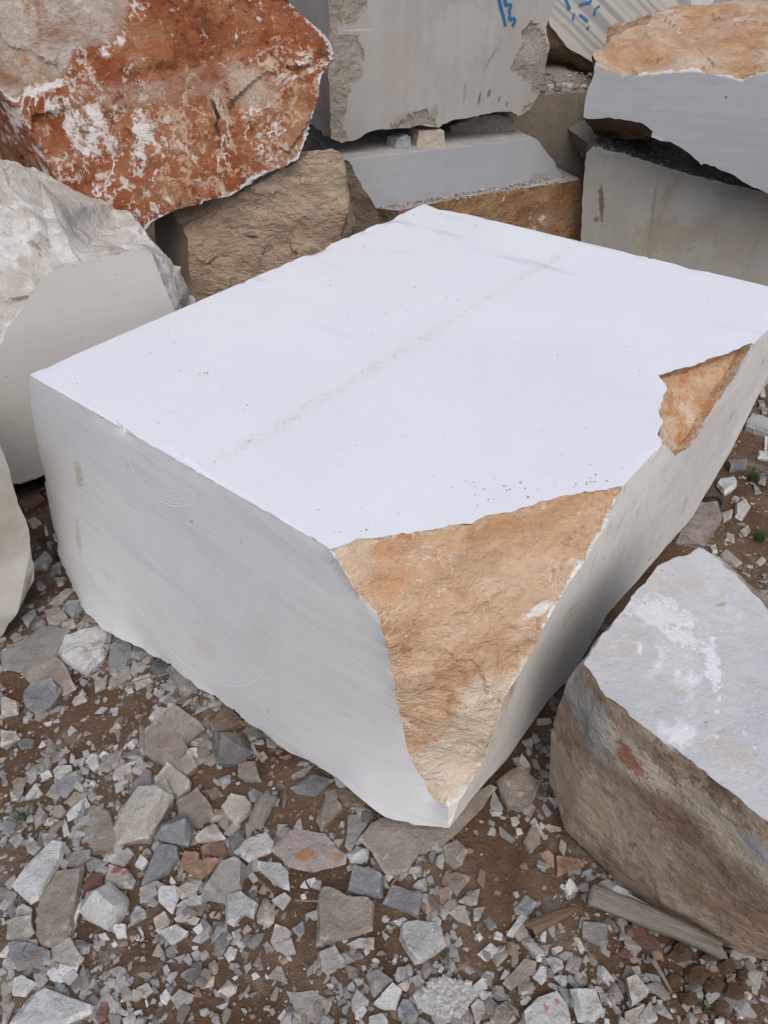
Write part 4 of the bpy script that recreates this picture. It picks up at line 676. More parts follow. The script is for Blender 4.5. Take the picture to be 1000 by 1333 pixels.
DATA = '''
a|G|.2 flat|large olive grey slab, lying flat under the pitted white stone|0 430 120 370 290 275 470 310 400 430 330 520 110 560 0 545
a|W|.35 flat|pitted white stone, broad and flat with small dark holes, leaning on the olive grey slab|375 450 430 350 560 300 745 280 720 390 680 490 560 605 490 560 400 500
a|T|.4 facet|broad tan stone, half over the olive grey slab's lower edge|130 520 370 480 440 560 490 670 410 715 330 650 200 655 150 580
a|B|.6 facet|dark blue grey stone with a sharp pale ridge, below the broad tan stone|150 720 200 655 370 650 405 690 330 800 245 850 165 800
a|B|.3 flat|upright blue grey slab, right of the pitted white stone|705 400 760 355 850 350 865 440 820 540 725 595 700 540
a|C|.45 facet|cream slab, tucked under the upright blue grey slab|700 620 790 555 845 510 855 600 700 675
a|C|.6 facet||610 600 640 585 690 625 680 660 610 690
a|C|.5 facet||850 615 980 575 990 620 880 670
a|L|.35 dome|long pale stone, in the gap between the two left blocks|310 110 380 40 440 5 490 10 440 60 370 125
a|R|.5 facet|reddish brown chunk, tucked against the white block's left bottom corner|440 85 500 30 550 85 460 110
a|B|.6 ridge|pointed blue grey stone, above the pitted white stone|400 160 500 100 555 100 540 160 465 205
a|P|.4 flat|flat pinkish stone, left of the pointed blue grey stone|285 180 390 150 440 210 370 270 310 265
a|L|.4 flat|tilted pale chip, beside the leftmost block's foot|130 210 220 150 235 190 165 265
a|C|.5 facet||390 240 480 220 490 260 450 280 395 275
a|G|.5 facet||865 400 930 370 970 440 900 480 850 470
a|C|.5 facet|cream stone on the left picture edge, below the olive grey slab|0 740 30 725 120 760 110 830 0 855
a|P|.4 flat||75 345 170 310 180 320 80 370
a|L|.3 flat||800 660 840 635 865 680 830 695
a|W|.3 flat||270 885 330 870 320 895 290 905
a|C|.4 facet||470 720 520 695 560 740 500 770
a|D|.5 facet||185 235 240 200 300 240 280 275 200 280
a|G|.5 dome||490 250 540 215 560 250 530 300 495 295
m|R|.5 flat|reddish brown block, in the dark gap at the foot of the beige boulder|90 340 190 285 245 380 140 450 110 420
m|L|.5 facet|white pitted cobble, in the gap left of the white block|180 720 240 640 280 680 250 745 180 745
m|L|.3 flat||275 720 330 690 345 700 320 725 275 730
m|P|.4 facet||260 745 330 725 330 760 270 770
m|C|.5 facet||290 790 350 780 340 820 310 835
m|T|.6 dome||190 820 215 795 245 830 230 855 195 850
m|C|.5 facet||145 480 180 460 220 490 170 520
m|L|.4 dome||230 500 245 500 255 545 240 555
m|G|.5 facet||250 590 285 595 270 630 250 620
m|L|.5 facet||280 555 320 530 325 565 290 590
b|C|.5 facet|cream stone with an orange underside, cut by the left picture edge|0 55 110 60 125 90 60 130 0 150
b|D|.5 facet||110 130 150 90 215 100 200 150 130 165
b|T|.25 flat|flat tan stone, alone on bare dirt at the left|215 235 310 190 375 180 385 225 270 265
b|L|.4 facet||235 155 270 100 290 125 250 155
b|L|.4 flat|pale five sided stone, above the two toned grey and tan stone|335 300 370 265 460 265 465 300 380 365 345 350
b|B|.45 facet|two toned grey and tan stone, above the smooth pale oval|320 430 430 350 515 295 540 350 490 400 420 480 330 455
b|T|.45 dome||415 500 480 430 550 440 550 470 450 530
b|W|.4 dome|smooth pale oval, beside the half buried stone with a dark end|420 580 460 530 550 465 575 520 480 600 430 630
b|W|.5 flat||250 330 310 295 335 330 300 350 255 345
b|T|.5 facet||60 370 100 335 150 345 155 390 110 430 75 405
b|G|.4 facet||155 330 235 305 230 345 185 385
b|L|.4 flat|pale wedge, just above the grass tuft|155 470 230 385 265 440 240 470 160 485
b|B|.45 flat|blue grey stone on the left edge, just below the grass tuft|0 660 60 590 140 585 145 630 50 725 0 705
b|P|.5 facet||200 600 250 530 300 580 260 640 220 660
b|T|.5 facet||335 600 340 535 400 525 425 560 380 605
b|L|.5 facet||385 620 420 615 445 710 400 730
b|G|.4 flat||260 710 370 710 350 780 280 810
b|G|.4 facet||150 770 190 730 265 790 210 850 165 830
b|B|.45 facet||45 750 120 705 150 750 90 800
p|W|.35 flat|long white wedge, pointing up beside the long tan block|85 1094 80 1118 50 1170 38 1176 15 1153 35 1128 70 1094
b|G|.5 ridge||445 720 480 700 520 730 500 805 460 780
b|T|.18 dome|half buried stone with a dark end, left of the rounded cream rock|465 620 600 520 700 560 800 790 690 880 590 810 500 690
p|C|.55 dome|rounded cream rock, largest in the left rubble|141 1080 160 1050 185 1030 220 1022 228 1040 220 1055 205 1080 195 1095 155 1097
p|P|.45 facet|pinkish stone, behind the rounded cream rock|168 1022 192 1000 197 1002 202 1030 178 1038
b|T|.45 facet|tan arrow shaped stone, above the pinkish stone|640 270 700 190 800 165 770 260 700 310 650 300
b|L|.6 facet||550 260 590 205 640 205 640 270 600 305
b|G|.5 facet||470 240 555 220 530 290
b|C|.5 facet||710 350 740 290 850 240 850 310 740 360
b|L|.3 flat||755 375 790 340 850 335 850 370
b|G|.5 ridge||865 230 900 215 960 260 900 310
b|L|.5 dome||810 130 860 90 875 130 850 160
b|T|.5 facet||830 200 850 165 890 200 860 240
b|L|.5 dome||635 200 670 165 700 185 660 230
b|G|.4 facet|grey slab, right of the long white wedge's tip|395 880 470 825 585 815 580 870 500 930 420 925
b|G|.45 facet||550 900 600 855 690 900 640 950 560 950
b|C|.5 facet|cream stone, behind the stone with red paint|690 880 840 805 860 840 800 930 720 910
b|W|.6 flat|small white cube, right of the stone with red paint|870 920 910 850 960 890 920 950
p|C|.55 facet|stone with red paint, beside the grey stone with a ridge|136 1133 140 1121 168 1132 176 1145 172 1155 150 1155 136 1147
b|L|.5 facet||570 380 590 355 620 385 590 415
p|T|.35 flat|long tan block, leaning upright beside the long white wedge|75 1132 109 1126 104 1160 100 1180 89 1219 84 1227 54 1233 44 1213 52 1167
c|R|.6 dome|brown speckled cobble, right of the long tan block|540 60 600 0 660 0 665 80 560 165 535 130
c|L|.6 ridge|large grey stone with a ridge, below the stone with red paint|510 270 570 150 720 85 840 180 830 250 770 330 700 390 560 320
c|W|.6 flat|small white cube, below the large grey stone with a ridge|720 350 815 340 820 420 755 430
c|B|.5 facet||830 290 880 210 950 250 950 290 840 355
c|C|.5 dome||620 395 680 385 705 430 640 445
c|T|.5 dome||825 400 850 360 880 400 850 455
c|C|.5 dome||80 240 140 200 200 230 195 290 110 300
c|C|.4 facet|rough cream lump, left of the long tan block's lower end|40 340 60 300 195 300 215 390 150 460 30 430
c|B|.4 facet|blue grey mottled slab, below the long tan block|40 460 200 470 320 510 310 590 100 645 55 560
c|W|.4 dome|white rough stone, right of the blue grey mottled slab|270 640 370 580 505 610 480 680 365 725 300 690
c|C|.4 facet||330 500 460 425 535 560 500 610 330 590
c|B|.4 flat||480 710 560 620 575 690 510 740
c|W|.45 dome|white round lump, left above the large pale corner stone|60 700 130 670 230 720 150 810 70 800
c|W|.4 facet|large pale corner stone, cut off by the bottom left of the picture|50 1000 190 800 270 740 480 820 600 880 590 920 400 1010
c|R|.5 facet|red brown sliver, right of the large pale corner stone|600 960 650 840 710 850 680 960 600 985
c|C|.5 facet||710 820 750 790 795 910 750 940 720 880
c|W|.5 dome||695 900 715 860 745 910 720 970
c|W|.35 flat||680 695 720 680 775 700 730 735
c|T|.5 facet||765 760 800 725 850 770 850 830 790 840
c|C|.5 facet|cream chip, alone on dirt near the bottom left|870 760 950 720 990 770 940 815 870 800
c|L|.5 facet||783 945 870 930 880 1000 790 1000
c|W|.4 flat||830 915 910 885 915 905 850 935
c|C|.4 facet||0 850 60 800 80 850 20 1000 0 1000
c|L|.4 facet||0 580 40 530 80 650 80 740 20 760
c|W|.5 facet||710 460 740 440 760 465 725 485
c|W|.5 dome||932 830 945 810 957 860 940 872
d|T|.4 facet|big two faced brown rock, above the square edged cream block|0 510 190 380 220 320 290 330 440 440 310 550 360 660 390 700 310 760 190 680 40 620
d|T|.5 ridge|thin upright sliver, right of the big two faced brown rock|365 590 420 470 460 420 460 530 400 610
d|N|.35 flat|brown slab, tilted under the white block's lower edge|450 420 580 250 650 340 700 400 560 470 480 470
d|D|.6 ridge|dark grey faceted rock, below the tilted brown slab|480 490 600 500 700 490 745 600 700 650 640 680 510 670 490 600
d|T|.4 flat|brown pointed plate, below right of the dark grey faceted rock|650 640 760 640 800 775 720 770 640 735
d|G|.5 ridge|grey pyramid, against the white block's lower edge|185 60 240 0 300 50 440 150 300 225 240 150
d|D|.6 facet|dark round rock, left of the grey pyramid|90 0 220 0 215 70 130 105 80 60
d|L|.5 facet||60 360 120 280 200 295 150 365 90 380
d|C|.5 flat|square edged cream block, right above the rounded cream rock|100 790 190 670 350 790 340 830 260 890 110 840
p|T|.35 flat|tan pentagon, between the square edged cream block and the pale hexagon|228 1042 258 1027 278 1050 279 1060 258 1075 232 1065
p|C|.35 flat|pale hexagon, left of the short wood chunk|287 1048 301 1034 320 1036 328 1045 327 1054 308 1072 295 1062
d|N|.45 facet||410 830 510 800 550 860 470 890
d|G|.5 facet||710 850 750 810 820 850 780 900 720 900
d|B|.5 ridge||510 760 595 720 600 770 545 820
d|T|.4 flat|tan oval, touching the white block's edge|830 500 920 470 955 520 880 550 835 540
d|T|.5 dome||760 590 810 570 840 610 800 640
d|N|.4 ridge|curved brown sliver, right of the tan pentagon's row|900 750 960 800 970 870 940 950 920 850
d|T|.4 facet||815 420 850 400 905 460 830 475
d|T|.4 facet||680 450 770 390 800 410 770 490 720 505
d|L|.25 flat|white chip, lying against the white block's lower edge|640 290 700 300 735 350 660 350
d|G|.5 facet||160 230 200 200 250 240 230 275 165 265
d|L|.4 flat||455 260 500 235 515 245 485 280
d|T|.4 dome||0 430 110 385 100 420 0 490
d|R|.4 facet||465 300 520 280 520 330 430 360
e|B|.55 ridge|blue grey rock with a white ridge, touching the rounded cream rock|100 260 150 160 250 130 320 100 350 160 345 250 330 310 215 280
e|B|.4 flat|long blue grey plate, left of the rust faced stone|10 550 120 290 150 280 260 300 265 380 190 470 40 550
e|O|.5 facet|rust faced stone, left of the dark red stone|265 430 290 335 400 345 400 400 530 390 480 460 400 515 330 480
e|R|.5 facet|dark red stone, below the cream domed stone|400 310 440 285 570 260 580 340 520 375 410 360
e|C|.5 dome|cream domed stone, below the tan pentagon|360 230 430 175 510 155 570 250 490 275 375 265
e|D|.6 ridge||580 230 690 185 690 250 610 350 590 310
e|L|.5 facet|pale grey faceted stone, left of the pink slab with an orange stain|620 340 680 260 830 190 880 260 860 330 710 400
p|P|.22 facet|pink slab with an orange stain, largest stone left of the corner|352 1104 366 1079 400 1078 426 1088 452 1110 450 1122 408 1134 376 1126
e|G|.5 facet|big grey mottled stone, above the pale heart shaped stone|410 620 440 550 530 410 640 380 695 430 680 590 560 670 470 650
e|L|.4 facet|curved pale grey stone, below the pale grey faceted stone|760 430 780 390 920 400 975 470 985 580 940 570 850 510
e|L|.35 flat|pale heart shaped stone, below the big grey mottled stone|565 620 660 590 710 630 780 670 750 765 690 745 620 820 570 800
e|C|.45 ridge|cream almond shaped stone, right of the pale heart shaped stone|765 740 790 670 840 635 885 700 880 790 840 825 770 790
e|W|.5 facet|white tooth shaped stone, left of the two cream pebbles|120 600 150 560 250 560 260 610 220 740 130 660
e|C|.45 dome|round cream pebble, right of the white tooth shaped stone|245 570 330 515 385 550 370 600 270 635
e|L|.4 flat||235 680 280 640 405 610 410 665 340 680
e|C|.4 facet||220 760 300 715 395 760 370 800 240 780
e|L|.45 facet|pale lozenge, below the long cream sliver|117 850 240 800 320 850 280 900 210 940
e|C|.4 facet||90 770 170 720 200 770 190 810 110 850
e|B|.5 dome|dark blue grey round stone, with a white flake on it|340 910 400 850 400 770 430 755 475 820 460 890 400 930
e|C|.5 facet||601 850 640 830 685 900 670 950 620 930
e|D|.5 dome|dark grey pebble, below the cream almond shaped stone|690 930 720 870 820 865 790 930 740 970
e|C|.3 flat|flat cream stone with a jagged edge, right of the dark grey pebble|855 910 890 800 960 820 995 850 985 920 900 980
e|L|.35 flat||860 640 950 590 995 630 940 710
e|G|.4 facet||0 570 130 520 120 600 50 660 0 665
e|T|.5 facet||705 480 730 455 780 505 740 530
e|D|.15 dome|dark half buried stone, right of the dark blue grey round stone|480 780 590 770 600 900 540 1000 490 950
f|L|.5 dome||550 530 600 475 640 500 620 560 580 580
e|N|.4 facet||330 690 440 670 400 750 340 715
e|T|.5 facet||670 840 700 795 735 830 690 880
e|B|.5 facet||390 530 440 550 390 600
f|D|.5 facet|dark grey rock, alone on dirt near the bottom|265 660 310 625 380 630 405 700 370 740 300 700
f|C|.3 flat|square cream plate, with the small white cube at its left|190 820 260 755 355 800 350 830 270 930
f|W|.5 facet|white cube, touching the square cream plate|130 800 170 755 205 800 175 865 135 840
f|C|.35 ridge|kite shaped cream stone, on bare dirt|505 780 580 690 635 740 630 780 580 815
f|C|.5 facet|small cream cube, beside the dark grey rock|410 710 430 685 490 670 485 735 410 755
f|D|.5 facet||425 640 470 600 470 665 430 675
f|G|.4 flat||170 580 220 555 300 525 270 585
f|G|.5 facet||280 565 320 520 345 560 330 605
f|T|.5 facet||80 540 120 450 160 520 140 550
f|L|.5 dome||720 660 760 640 790 675 740 700
f|C|.2 flat|cream bird shaped flake, left of the pitted square slab|830 680 900 600 930 610 970 720 910 700
f|N|.4 ridge||740 600 790 490 800 540 790 620
f|W|.5 flat||335 475 385 475 380 500 345 505
f|W|.5 dome||600 680 645 660 645 690 620 700
f|D|.5 facet||810 470 830 440 870 480 830 530
f|D|.3 dome||700 800 760 770 740 810
f|L|.4 facet||900 940 950 880 965 940 920 970
g|N|.4 flat|brown grey slab, under the white block's lower edge above the grey wedge|400 330 440 310 590 400 560 440 430 430 400 380
g|T|.45 facet|brown shield shaped stone, left of the grey wedge|255 540 310 370 350 370 435 450 330 560 290 610
g|G|.35 flat|grey wedge, left of the beige half buried boulder|465 490 610 490 610 520 480 730 440 690
p|T|.16 dome|beige half buried boulder, under the white block's front corner|466 1090 480 1072 506 1058 545 1068 585 1074 618 1050 640 1018 648 1022 626 1052 592 1084 572 1100 545 1108 530 1130 500 1135 484 1106
g|W|.5 ridge|white knob, above the squared blue grey block|460 750 520 690 600 710 600 770 550 810 480 800
p|B|.55 flat|squared blue grey block, above the pitted square slab|453 1158 460 1126 500 1138 498 1168 470 1163
p|T|.2 flat|pitted square slab, tan with dark blotches|411 1229 413 1159 418 1152 426 1152 450 1164 480 1169 487 1175 486 1210 456 1219
h|B|.4 flat|blue grey plate, right of the squared blue grey block|690 200 750 85 960 150 925 300 830 250
h|L|.35 flat|pale bar, below the pitted square slab|450 460 530 420 635 420 635 500 560 490
h|G|.5 flat|grey block, below the pitted square slab|265 530 380 485 445 590 370 640 290 645
h|P|.35 flat||420 530 510 490 515 590
p|L|.4 flat|big grey stone with a white left edge, in the lower middle|520 1220 523 1203 540 1196 574 1201 577 1217 581 1229 560 1245 550 1252 540 1254 528 1235
h|G|.5 ridge|grey tan pyramid, left of the white wedge pair|580 670 660 635 760 700 630 820
h|W|.4 flat|white plate, leaning below the grey tan pyramid|630 855 760 720 820 770 780 900 700 895
h|C|.4 facet|cream bowl shaped stone, above the round blue grey stone|780 735 930 655 970 710 880 775 840 770
h|B|.5 facet||770 690 790 610 880 605 890 660 790 715
h|B|.5 facet|blue grey stone at the bottom, right of the white plate|780 900 820 820 880 840 930 920 900 995 790 960
p|L|.5 dome|smooth grey stone, covered by white grit at the bottom edge|537 1293 546 1284 575 1298 594 1322 588 1328 570 1322 545 1312
h|C|.12 flat|embedded creamy slab, at the bottom left of centre|60 770 160 770 240 765 360 830 330 930 300 1000 90 1000 110 880
h|C|.5 dome||490 820 520 740 560 800 530 865
h|W|.5 facet||505 900 560 870 590 895 540 965 510 950
h|L|.5 facet||600 940 690 910 730 970 720 1000 600 1000
h|L|.4 flat||755 315 830 285 855 300 800 345
h|B|.5 facet||95 370 170 315 180 380 150 425
h|D|.5 dome||460 650 500 620 530 670 500 705
h|W|.5 dome||190 45 250 30 260 60 220 95
h|W|.5 facet||150 90 180 45 205 100
h|W|.5 dome||150 145 180 130 195 160 160 175
g|G|.4 dome||0 545 70 545 30 580 0 610
g|G|.4 flat||90 230 200 170 240 160 180 230 100 255
g|D|.4 dome|dark rounded rock, half under the white block's lower edge|85 310 250 200 380 260 250 370 130 350
g|W|.6 dome||700 880 740 855 760 890 730 920
g|C|.5 ridge||610 760 680 830 680 880 640 870
g|C|.4 facet||550 830 600 815 640 865 600 860
g|C|.4 flat||880 860 950 835 950 860 900 910
i|T|.7 dome|round brown boulder, in the shade between the white block and the brown boulder|530 110 600 40 680 10 790 80 820 100 790 180 740 240 680 265 600 240 550 170
i|G|.4 flat|grey splinter, left of the round brown boulder|490 220 515 120 580 250 560 275 500 250
i|T|.4 ridge|tan blade, right of the round brown boulder|720 310 740 240 790 190 770 290 740 330
i|C|.5 facet||625 310 670 295 690 330 660 360 635 350
i|L|.5 facet||660 370 700 370 710 405 670 415
i|L|.3 flat||750 330 785 300 860 420 850 435 800 390
i|T|.35 facet|tan kite shaped stone, left of the two orange stones|710 460 740 390 780 340 820 410 830 470 750 530
i|C|.4 flat||850 360 870 345 960 365 965 385 890 395
i|O|.5 dome|rounded orange brown pebble, left of the orange triangle|815 530 870 500 915 550 915 630 860 600
p|O|.45 facet|orange triangle, at the foot of the brown boulder|724 1113 763 1117 762 1124 745 1130 726 1138
i|T|.4 flat|pale tan pentagon, right of the beige half buried boulder|175 500 270 450 350 535 320 615 260 635 190 580
i|T|.4 facet|brown and grey lobed stone, below the pale tan pentagon|190 700 260 660 360 710 340 735 275 820 235 770
i|G|.4 facet||280 850 350 790 430 765 410 870 370 875
j|C|.45 facet|cream fan shaped stone, with a dark spot|215 260 275 210 330 215 375 350 280 310
j|G|.4 facet||380 230 460 220 420 310 385 310
j|B|.4 facet|blue grey pebble, half sunk in brown dirt|650 225 720 140 810 190 780 240 740 280 660 270
j|W|.5 flat|long white bar, below the sunk blue grey pebble|600 405 700 270 750 290 640 425
j|W|.3 flat|white torn plate, alone in the lower middle dirt|405 530 500 450 545 490 590 490 545 520 470 575
j|T|.35 flat|long brown plate, above the white stone with red marks|575 720 720 560 800 580 790 640 630 770
j|W|.5 facet|white tooth, right of the long brown plate|770 680 820 595 865 610 865 700 830 735
j|L|.45 facet||860 560 890 540 970 580 975 620 910 660
j|W|.5 dome||790 550 830 510 865 530 835 580 800 575
j|L|.5 facet||680 770 715 725 765 790 710 800
j|L|.5 dome||690 830 750 795 770 820 735 875 700 865
p|L|.35 flat|white stone with red marks, at the bottom edge|681 1319 694 1307 700 1297 726 1291 740 1309 746 1333 742 1350 682 1348
j|C|.4 flat||365 870 410 820 495 865 410 1000 400 990
j|T|.4 facet||490 980 510 880 570 850 650 920 660 960 600 1010
j|T|.4 flat||560 850 600 830 670 880 690 940 660 920
j|L|.4 flat||415 790 430 770 520 780 495 855 430 825
j|L|.5 facet|pale grey block, in the white grit at the bottom|315 790 440 690 480 700 480 750 370 850
j|T|.4 facet||290 930 320 880 355 880 385 1000 300 1000
j|W|.4 facet||90 290 130 260 175 300 170 340 100 320
j|W|.6 facet||150 640 190 570 200 610 175 655
j|B|.6 facet||185 680 230 625 250 660 210 700
j|W|.5 facet||820 400 850 370 865 380 860 450 825 440
j|L|.4 facet||895 490 975 460 970 500 925 525
j|L|.4 dome||910 680 960 650 1000 700 980 755
j|W|.6 dome||395 400 430 385 450 420 425 445
j|D|.5 dome||450 300 490 270 525 320 520 370 490 370
j|L|.4 flat||195 150 210 115 260 180 245 210
k|W|.4 flat|white shard, lying between the grey plank and the brown boulder|235 205 280 200 360 245 480 310 470 320 340 280 240 235
k|R|.6 facet|dark red and white stone, under the grey plank|325 400 380 390 460 435 500 480 515 550 470 560 390 470 340 440
k|C|.6 facet|cream block, below the dark red and white stone|340 645 390 620 450 690 440 720 370 770
k|C|.5 flat|cream square block, on the bottom edge right of centre|335 795 430 755 445 857 340 860
k|W|.5 facet|chunky white stone, right of the white stone with red marks|80 690 190 690 240 790 200 840 120 840
k|G|.3 flat|grey green flat stone, left of the dark red and white stone|135 370 260 385 255 495 140 445
k|C|.4 facet||95 440 130 445 155 500 130 510
k|G|.4 flat||380 590 440 620 460 650 430 655
k|P|.4 facet||60 590 80 510 140 540 120 620
k|G|.5 dome||360 480 385 470 400 520 385 535
k|C|.4 facet||10 620 70 620 60 680
k|C|.4 facet||485 730 520 730 515 785
k|W|.5 facet||760 820 810 825 810 857 760 857
k|G|.4 facet||220 700 295 695 300 740 230 745
k|L|.4 facet||790 780 815 770 820 810
k|L|.4 facet||855 800 890 795 895 825
k|W|.5 dome||245 815 270 820 275 857 245 857
k|L|.4 flat||755 555 840 570 840 590 770 590
l|W|.4 flat|white sawn slab, on the ground at the right edge beside the white block|540 295 580 235 666 280 666 355 545 315
l|B|.5 flat|grey bar, below the white sawn slab|440 505 555 495 555 530 460 545
l|W|.5 facet|white chunk, below the grey bar|390 620 410 595 500 590 500 630 430 680
l|P|.45 flat|large pinkish slab with a grey front, behind the sawn topped boulder|150 910 220 830 280 760 380 755 405 840 345 930 320 970 170 935
l|L|.5 facet|pale grey stone, right of the large pinkish slab|490 730 540 705 575 740 530 810 490 790
l|C|.5 dome||470 690 490 675 520 690 500 715
l|C|.5 facet||410 770 480 765 470 800 430 815
l|W|.5 facet||615 435 670 440 670 480 615 470
l|B|.5 facet||615 560 650 555 660 600 620 605
l|B|.5 facet||590 610 610 620 640 660 600 665
l|C|.5 dome||520 860 560 835 580 870 550 890
l|C|.5 facet||440 880 490 890 490 930 440 910
l|L|.5 facet||355 950 390 930 400 980 370 985
l|P|.5 facet|pinkish stone, by the back corner of the sawn topped boulder|410 1000 440 965 535 1040 500 1060 420 1020
l|C|.5 facet||605 1030 640 1000 660 1030 630 1055
l|W|.4 flat||290 735 370 735 360 755 300 750
l|W|.5 flat||650 360 668 350 668 430 650 420
l|L|.5 facet||625 95 650 100 660 135 630 130
l|T|.5 facet||630 205 668 200 668 230 640 230
l|B|.5 facet||610 165 650 160 655 200 620 195
'''
for ln in DATA.strip().split('\n'):
    cr, code, st, lab, xy = ln.split('|'); ox, oy, k = CROPS[cr]; hf, sty = st.split()
    put_stone(code, lab or None, [(ox + a / k, oy + b / k) for a, b in pairs(xy)], float(hf), sty, zoff=.014 if (cr == 'e' and '345 830' in xy) else 0)
def near_label(e, land):
    W = {'W': 'white', 'L': 'pale grey', 'B': 'blue grey', 'G': 'grey', 'D': 'dark grey', 'T': 'tan', 'C': 'cream', 'O': 'orange', 'R': 'red brown', 'P': 'pinkish', 'N': 'brown'}
    code, _, (x, y), (w_, h_), o = e
    asp = max(w_, h_ * 1.15) / max(1, min(w_, h_ * 1.15)); sz = max(w_, h_); size = 'tiny' if sz < 10 else 'small' if sz < 18 else 'mid sized'
    shape = 'sliver' if asp > 2.2 else 'oblong stone' if asp > 1.5 else 'chip' if sz < 12 else 'stone'
    ds = sorted(land, key=lambda t: (t[1][0] - x) ** 2 + (t[1][1] - y) ** 2); out = []
    def rel(t):
        dx, dy = x - t[1][0], y - t[1][1]
        return ('right of' if dx > 0 else 'left of') if abs(dx) > abs(dy) * 1.2 else ('below' if dy > 0 else 'above')
    for t in ds[:4]: out.append(f'{size} {W[code]} {shape} {rel(t)} the {t[0]}')
    for t in ds[:3]:
        for u in ds[:4]:
            if t is not u: out.append(f'{size} {W[code]} {shape} {rel(t)} the {t[0]}, near the {u[0]}')
    return [q for q in out if len(q.split()) <= 16] or out[:1]
# extra stones, a hand's width or less, strewn where the ground is free
EX = [('C', 5), ('L', 5), ('G', 4), ('T', 5), ('B', 3), ('W', 3), ('D', 2), ('N', 2), ('P', 1), ('R', 1)]
bag = [c for c, k in EX for _ in range(k)]; rr = random.Random(5); tries = 0
heroin = [(37, 487), (552, 265), (1000, 372), (1000, 490), (900, 675), (845, 740), (715, 912), (585, 1080), (440, 1012), (240, 880), (95, 765)]
bould = [(770, 860), (905, 712), (1010, 820), (1010, 1245), (960, 1245), (800, 1155), (705, 1010)]
while len(STONES) < 298 and tries < 9000:
    tries += 1; x, y = rr.uniform(0, 760) if rr.random() < .8 else rr.uniform(700, 1000), rr.uniform(780, 1333)
    if inpoly(x, y, heroin) or inpoly(x, y, bould) or (600 < x < 720 and 1060 < y < 1190) or (60 < x < 170 and 880 < y < 970) or (x > 850 and y < 1240 and y > 1100): continue
    s = rr.uniform(5, 9.5); n = rr.randint(5, 7); a0 = rr.uniform(0, 6.28); el = rr.uniform(.6, 1)
    pp = []
    for i in range(n):
        a = a0 + i * 6.283 / n + rr.uniform(-.3, .3); u, v_ = s * math.cos(a), s * el * math.sin(a); ro = a0 * 2
        pp.append((x + u * math.cos(ro) - v_ * math.sin(ro), y + (u * math.sin(ro) + v_ * math.cos(ro)) * .9))
    if any(inpoly(px_, py_, f) for f in foot for px_, py_ in pp + [(x, y)]) or any(inpoly(fx, fy, pp) for f in foot for fx, fy in f): continue
    put_stone(rr.choice(bag), None, pp, rr.uniform(.4, .65))
LAND = [(e[1].split(',')[0], e[2]) for e in STONES if e[1]]
used = set(e[1] for e in STONES if e[1])
for e in STONES:
    if e[1]: e[4]['label'] = e[1]; continue
    c = near_label(e, LAND); l = next((q for q in c if q not in used), c[-1]); used.add(l); e[4]['label'] = l
by = {e[1].split(',')[0]: e[4] for e in STONES if e[1]}
# paint marks and an orange stain on three stones
def marked(o, code, items, nscale):
    o.data.materials.clear(); a, b = PAL[code]
    o.data.materials.append(rock('marked_stone', [a, b], 13, worn=.5, contrast=.14, stains=[(tuple(x * .6 for x in a), 16, .57, .70, (0, 0, 0), (1, 1, 1)), ((.235, .18, .13), 11, .57, .70, (0, 0, 0), (1, 1, 1))], bumps=((40, .016, 7), (150, .006, 5)), extra=blobs(o.location.copy(), (o.location + V((0, 0, .03)), V((0, 0, 1))), items, nscale, .7)))
marked(by['stone with red paint'], 'C', ((152, 1130, 10, 6, 10, (.27, .05, .05), .85), (163, 1134, 7, 5, 0, (.30, .09, .08), .7)), 60)
marked(by['white stone with red marks'], 'L', ((711, 1311, 4, 6, 10, (.46, .14, .15), .75), (726, 1301, 4, 5, 0, (.46, .13, .14), .8)), 60)
marked(by['pink slab with an orange stain'], 'P', ((397, 1110, 16, 10, -10, (.38, .17, .07), .75), (440, 1112, 9, 7, 0, (.34, .17, .09), .6), (375, 1092, 16, 8, 0, (.34, .24, .2), .5)), 40)
put_stone('W', 'white flake lying on the dark blue grey round stone', [(180 + a / 5, 1040 + b / 5) for a, b in pairs('345 830 400 785 415 830 380 865')], .2, 'flat', zoff=.035)[ 'label'] = 'white flake lying on the dark blue grey round stone'
# chips lying on the dark block in the gap
m_chipw = SM['L'][0]
for i, (x, y, s) in enumerate(((715, 126, 3.2), (724, 122, 3.5), (732, 124, 4), (738, 129, 3.6), (749, 127, 3), (757, 129, 2.6), (690, 127, 3))):
    c = ony(x, y + 6, 4.24); c.z = dtop; k = s / 960 * 4.5
    pp = [V((c.x + k * math.cos(a) * (1.2 + .3 * math.sin(a * 3 + i)), c.y + k * math.sin(a), 0)) for a in [j * 1.05 for j in range(6)]]
    bm, cc, h, wm = build_stone(pp, .9, 'facet', .05, 700 + i); me = bpy.data.meshes.new('stone_chip'); bm.to_mesh(me); bm.free()
    o = link('stone_chip', me, (c.x, c.y, dtop), None, [SM['LTC'[i % 3]][0]]); tag(o, 'pale stone chip lying on the dark olive block in the gap', 'stone chip', 'chips on the dark block')
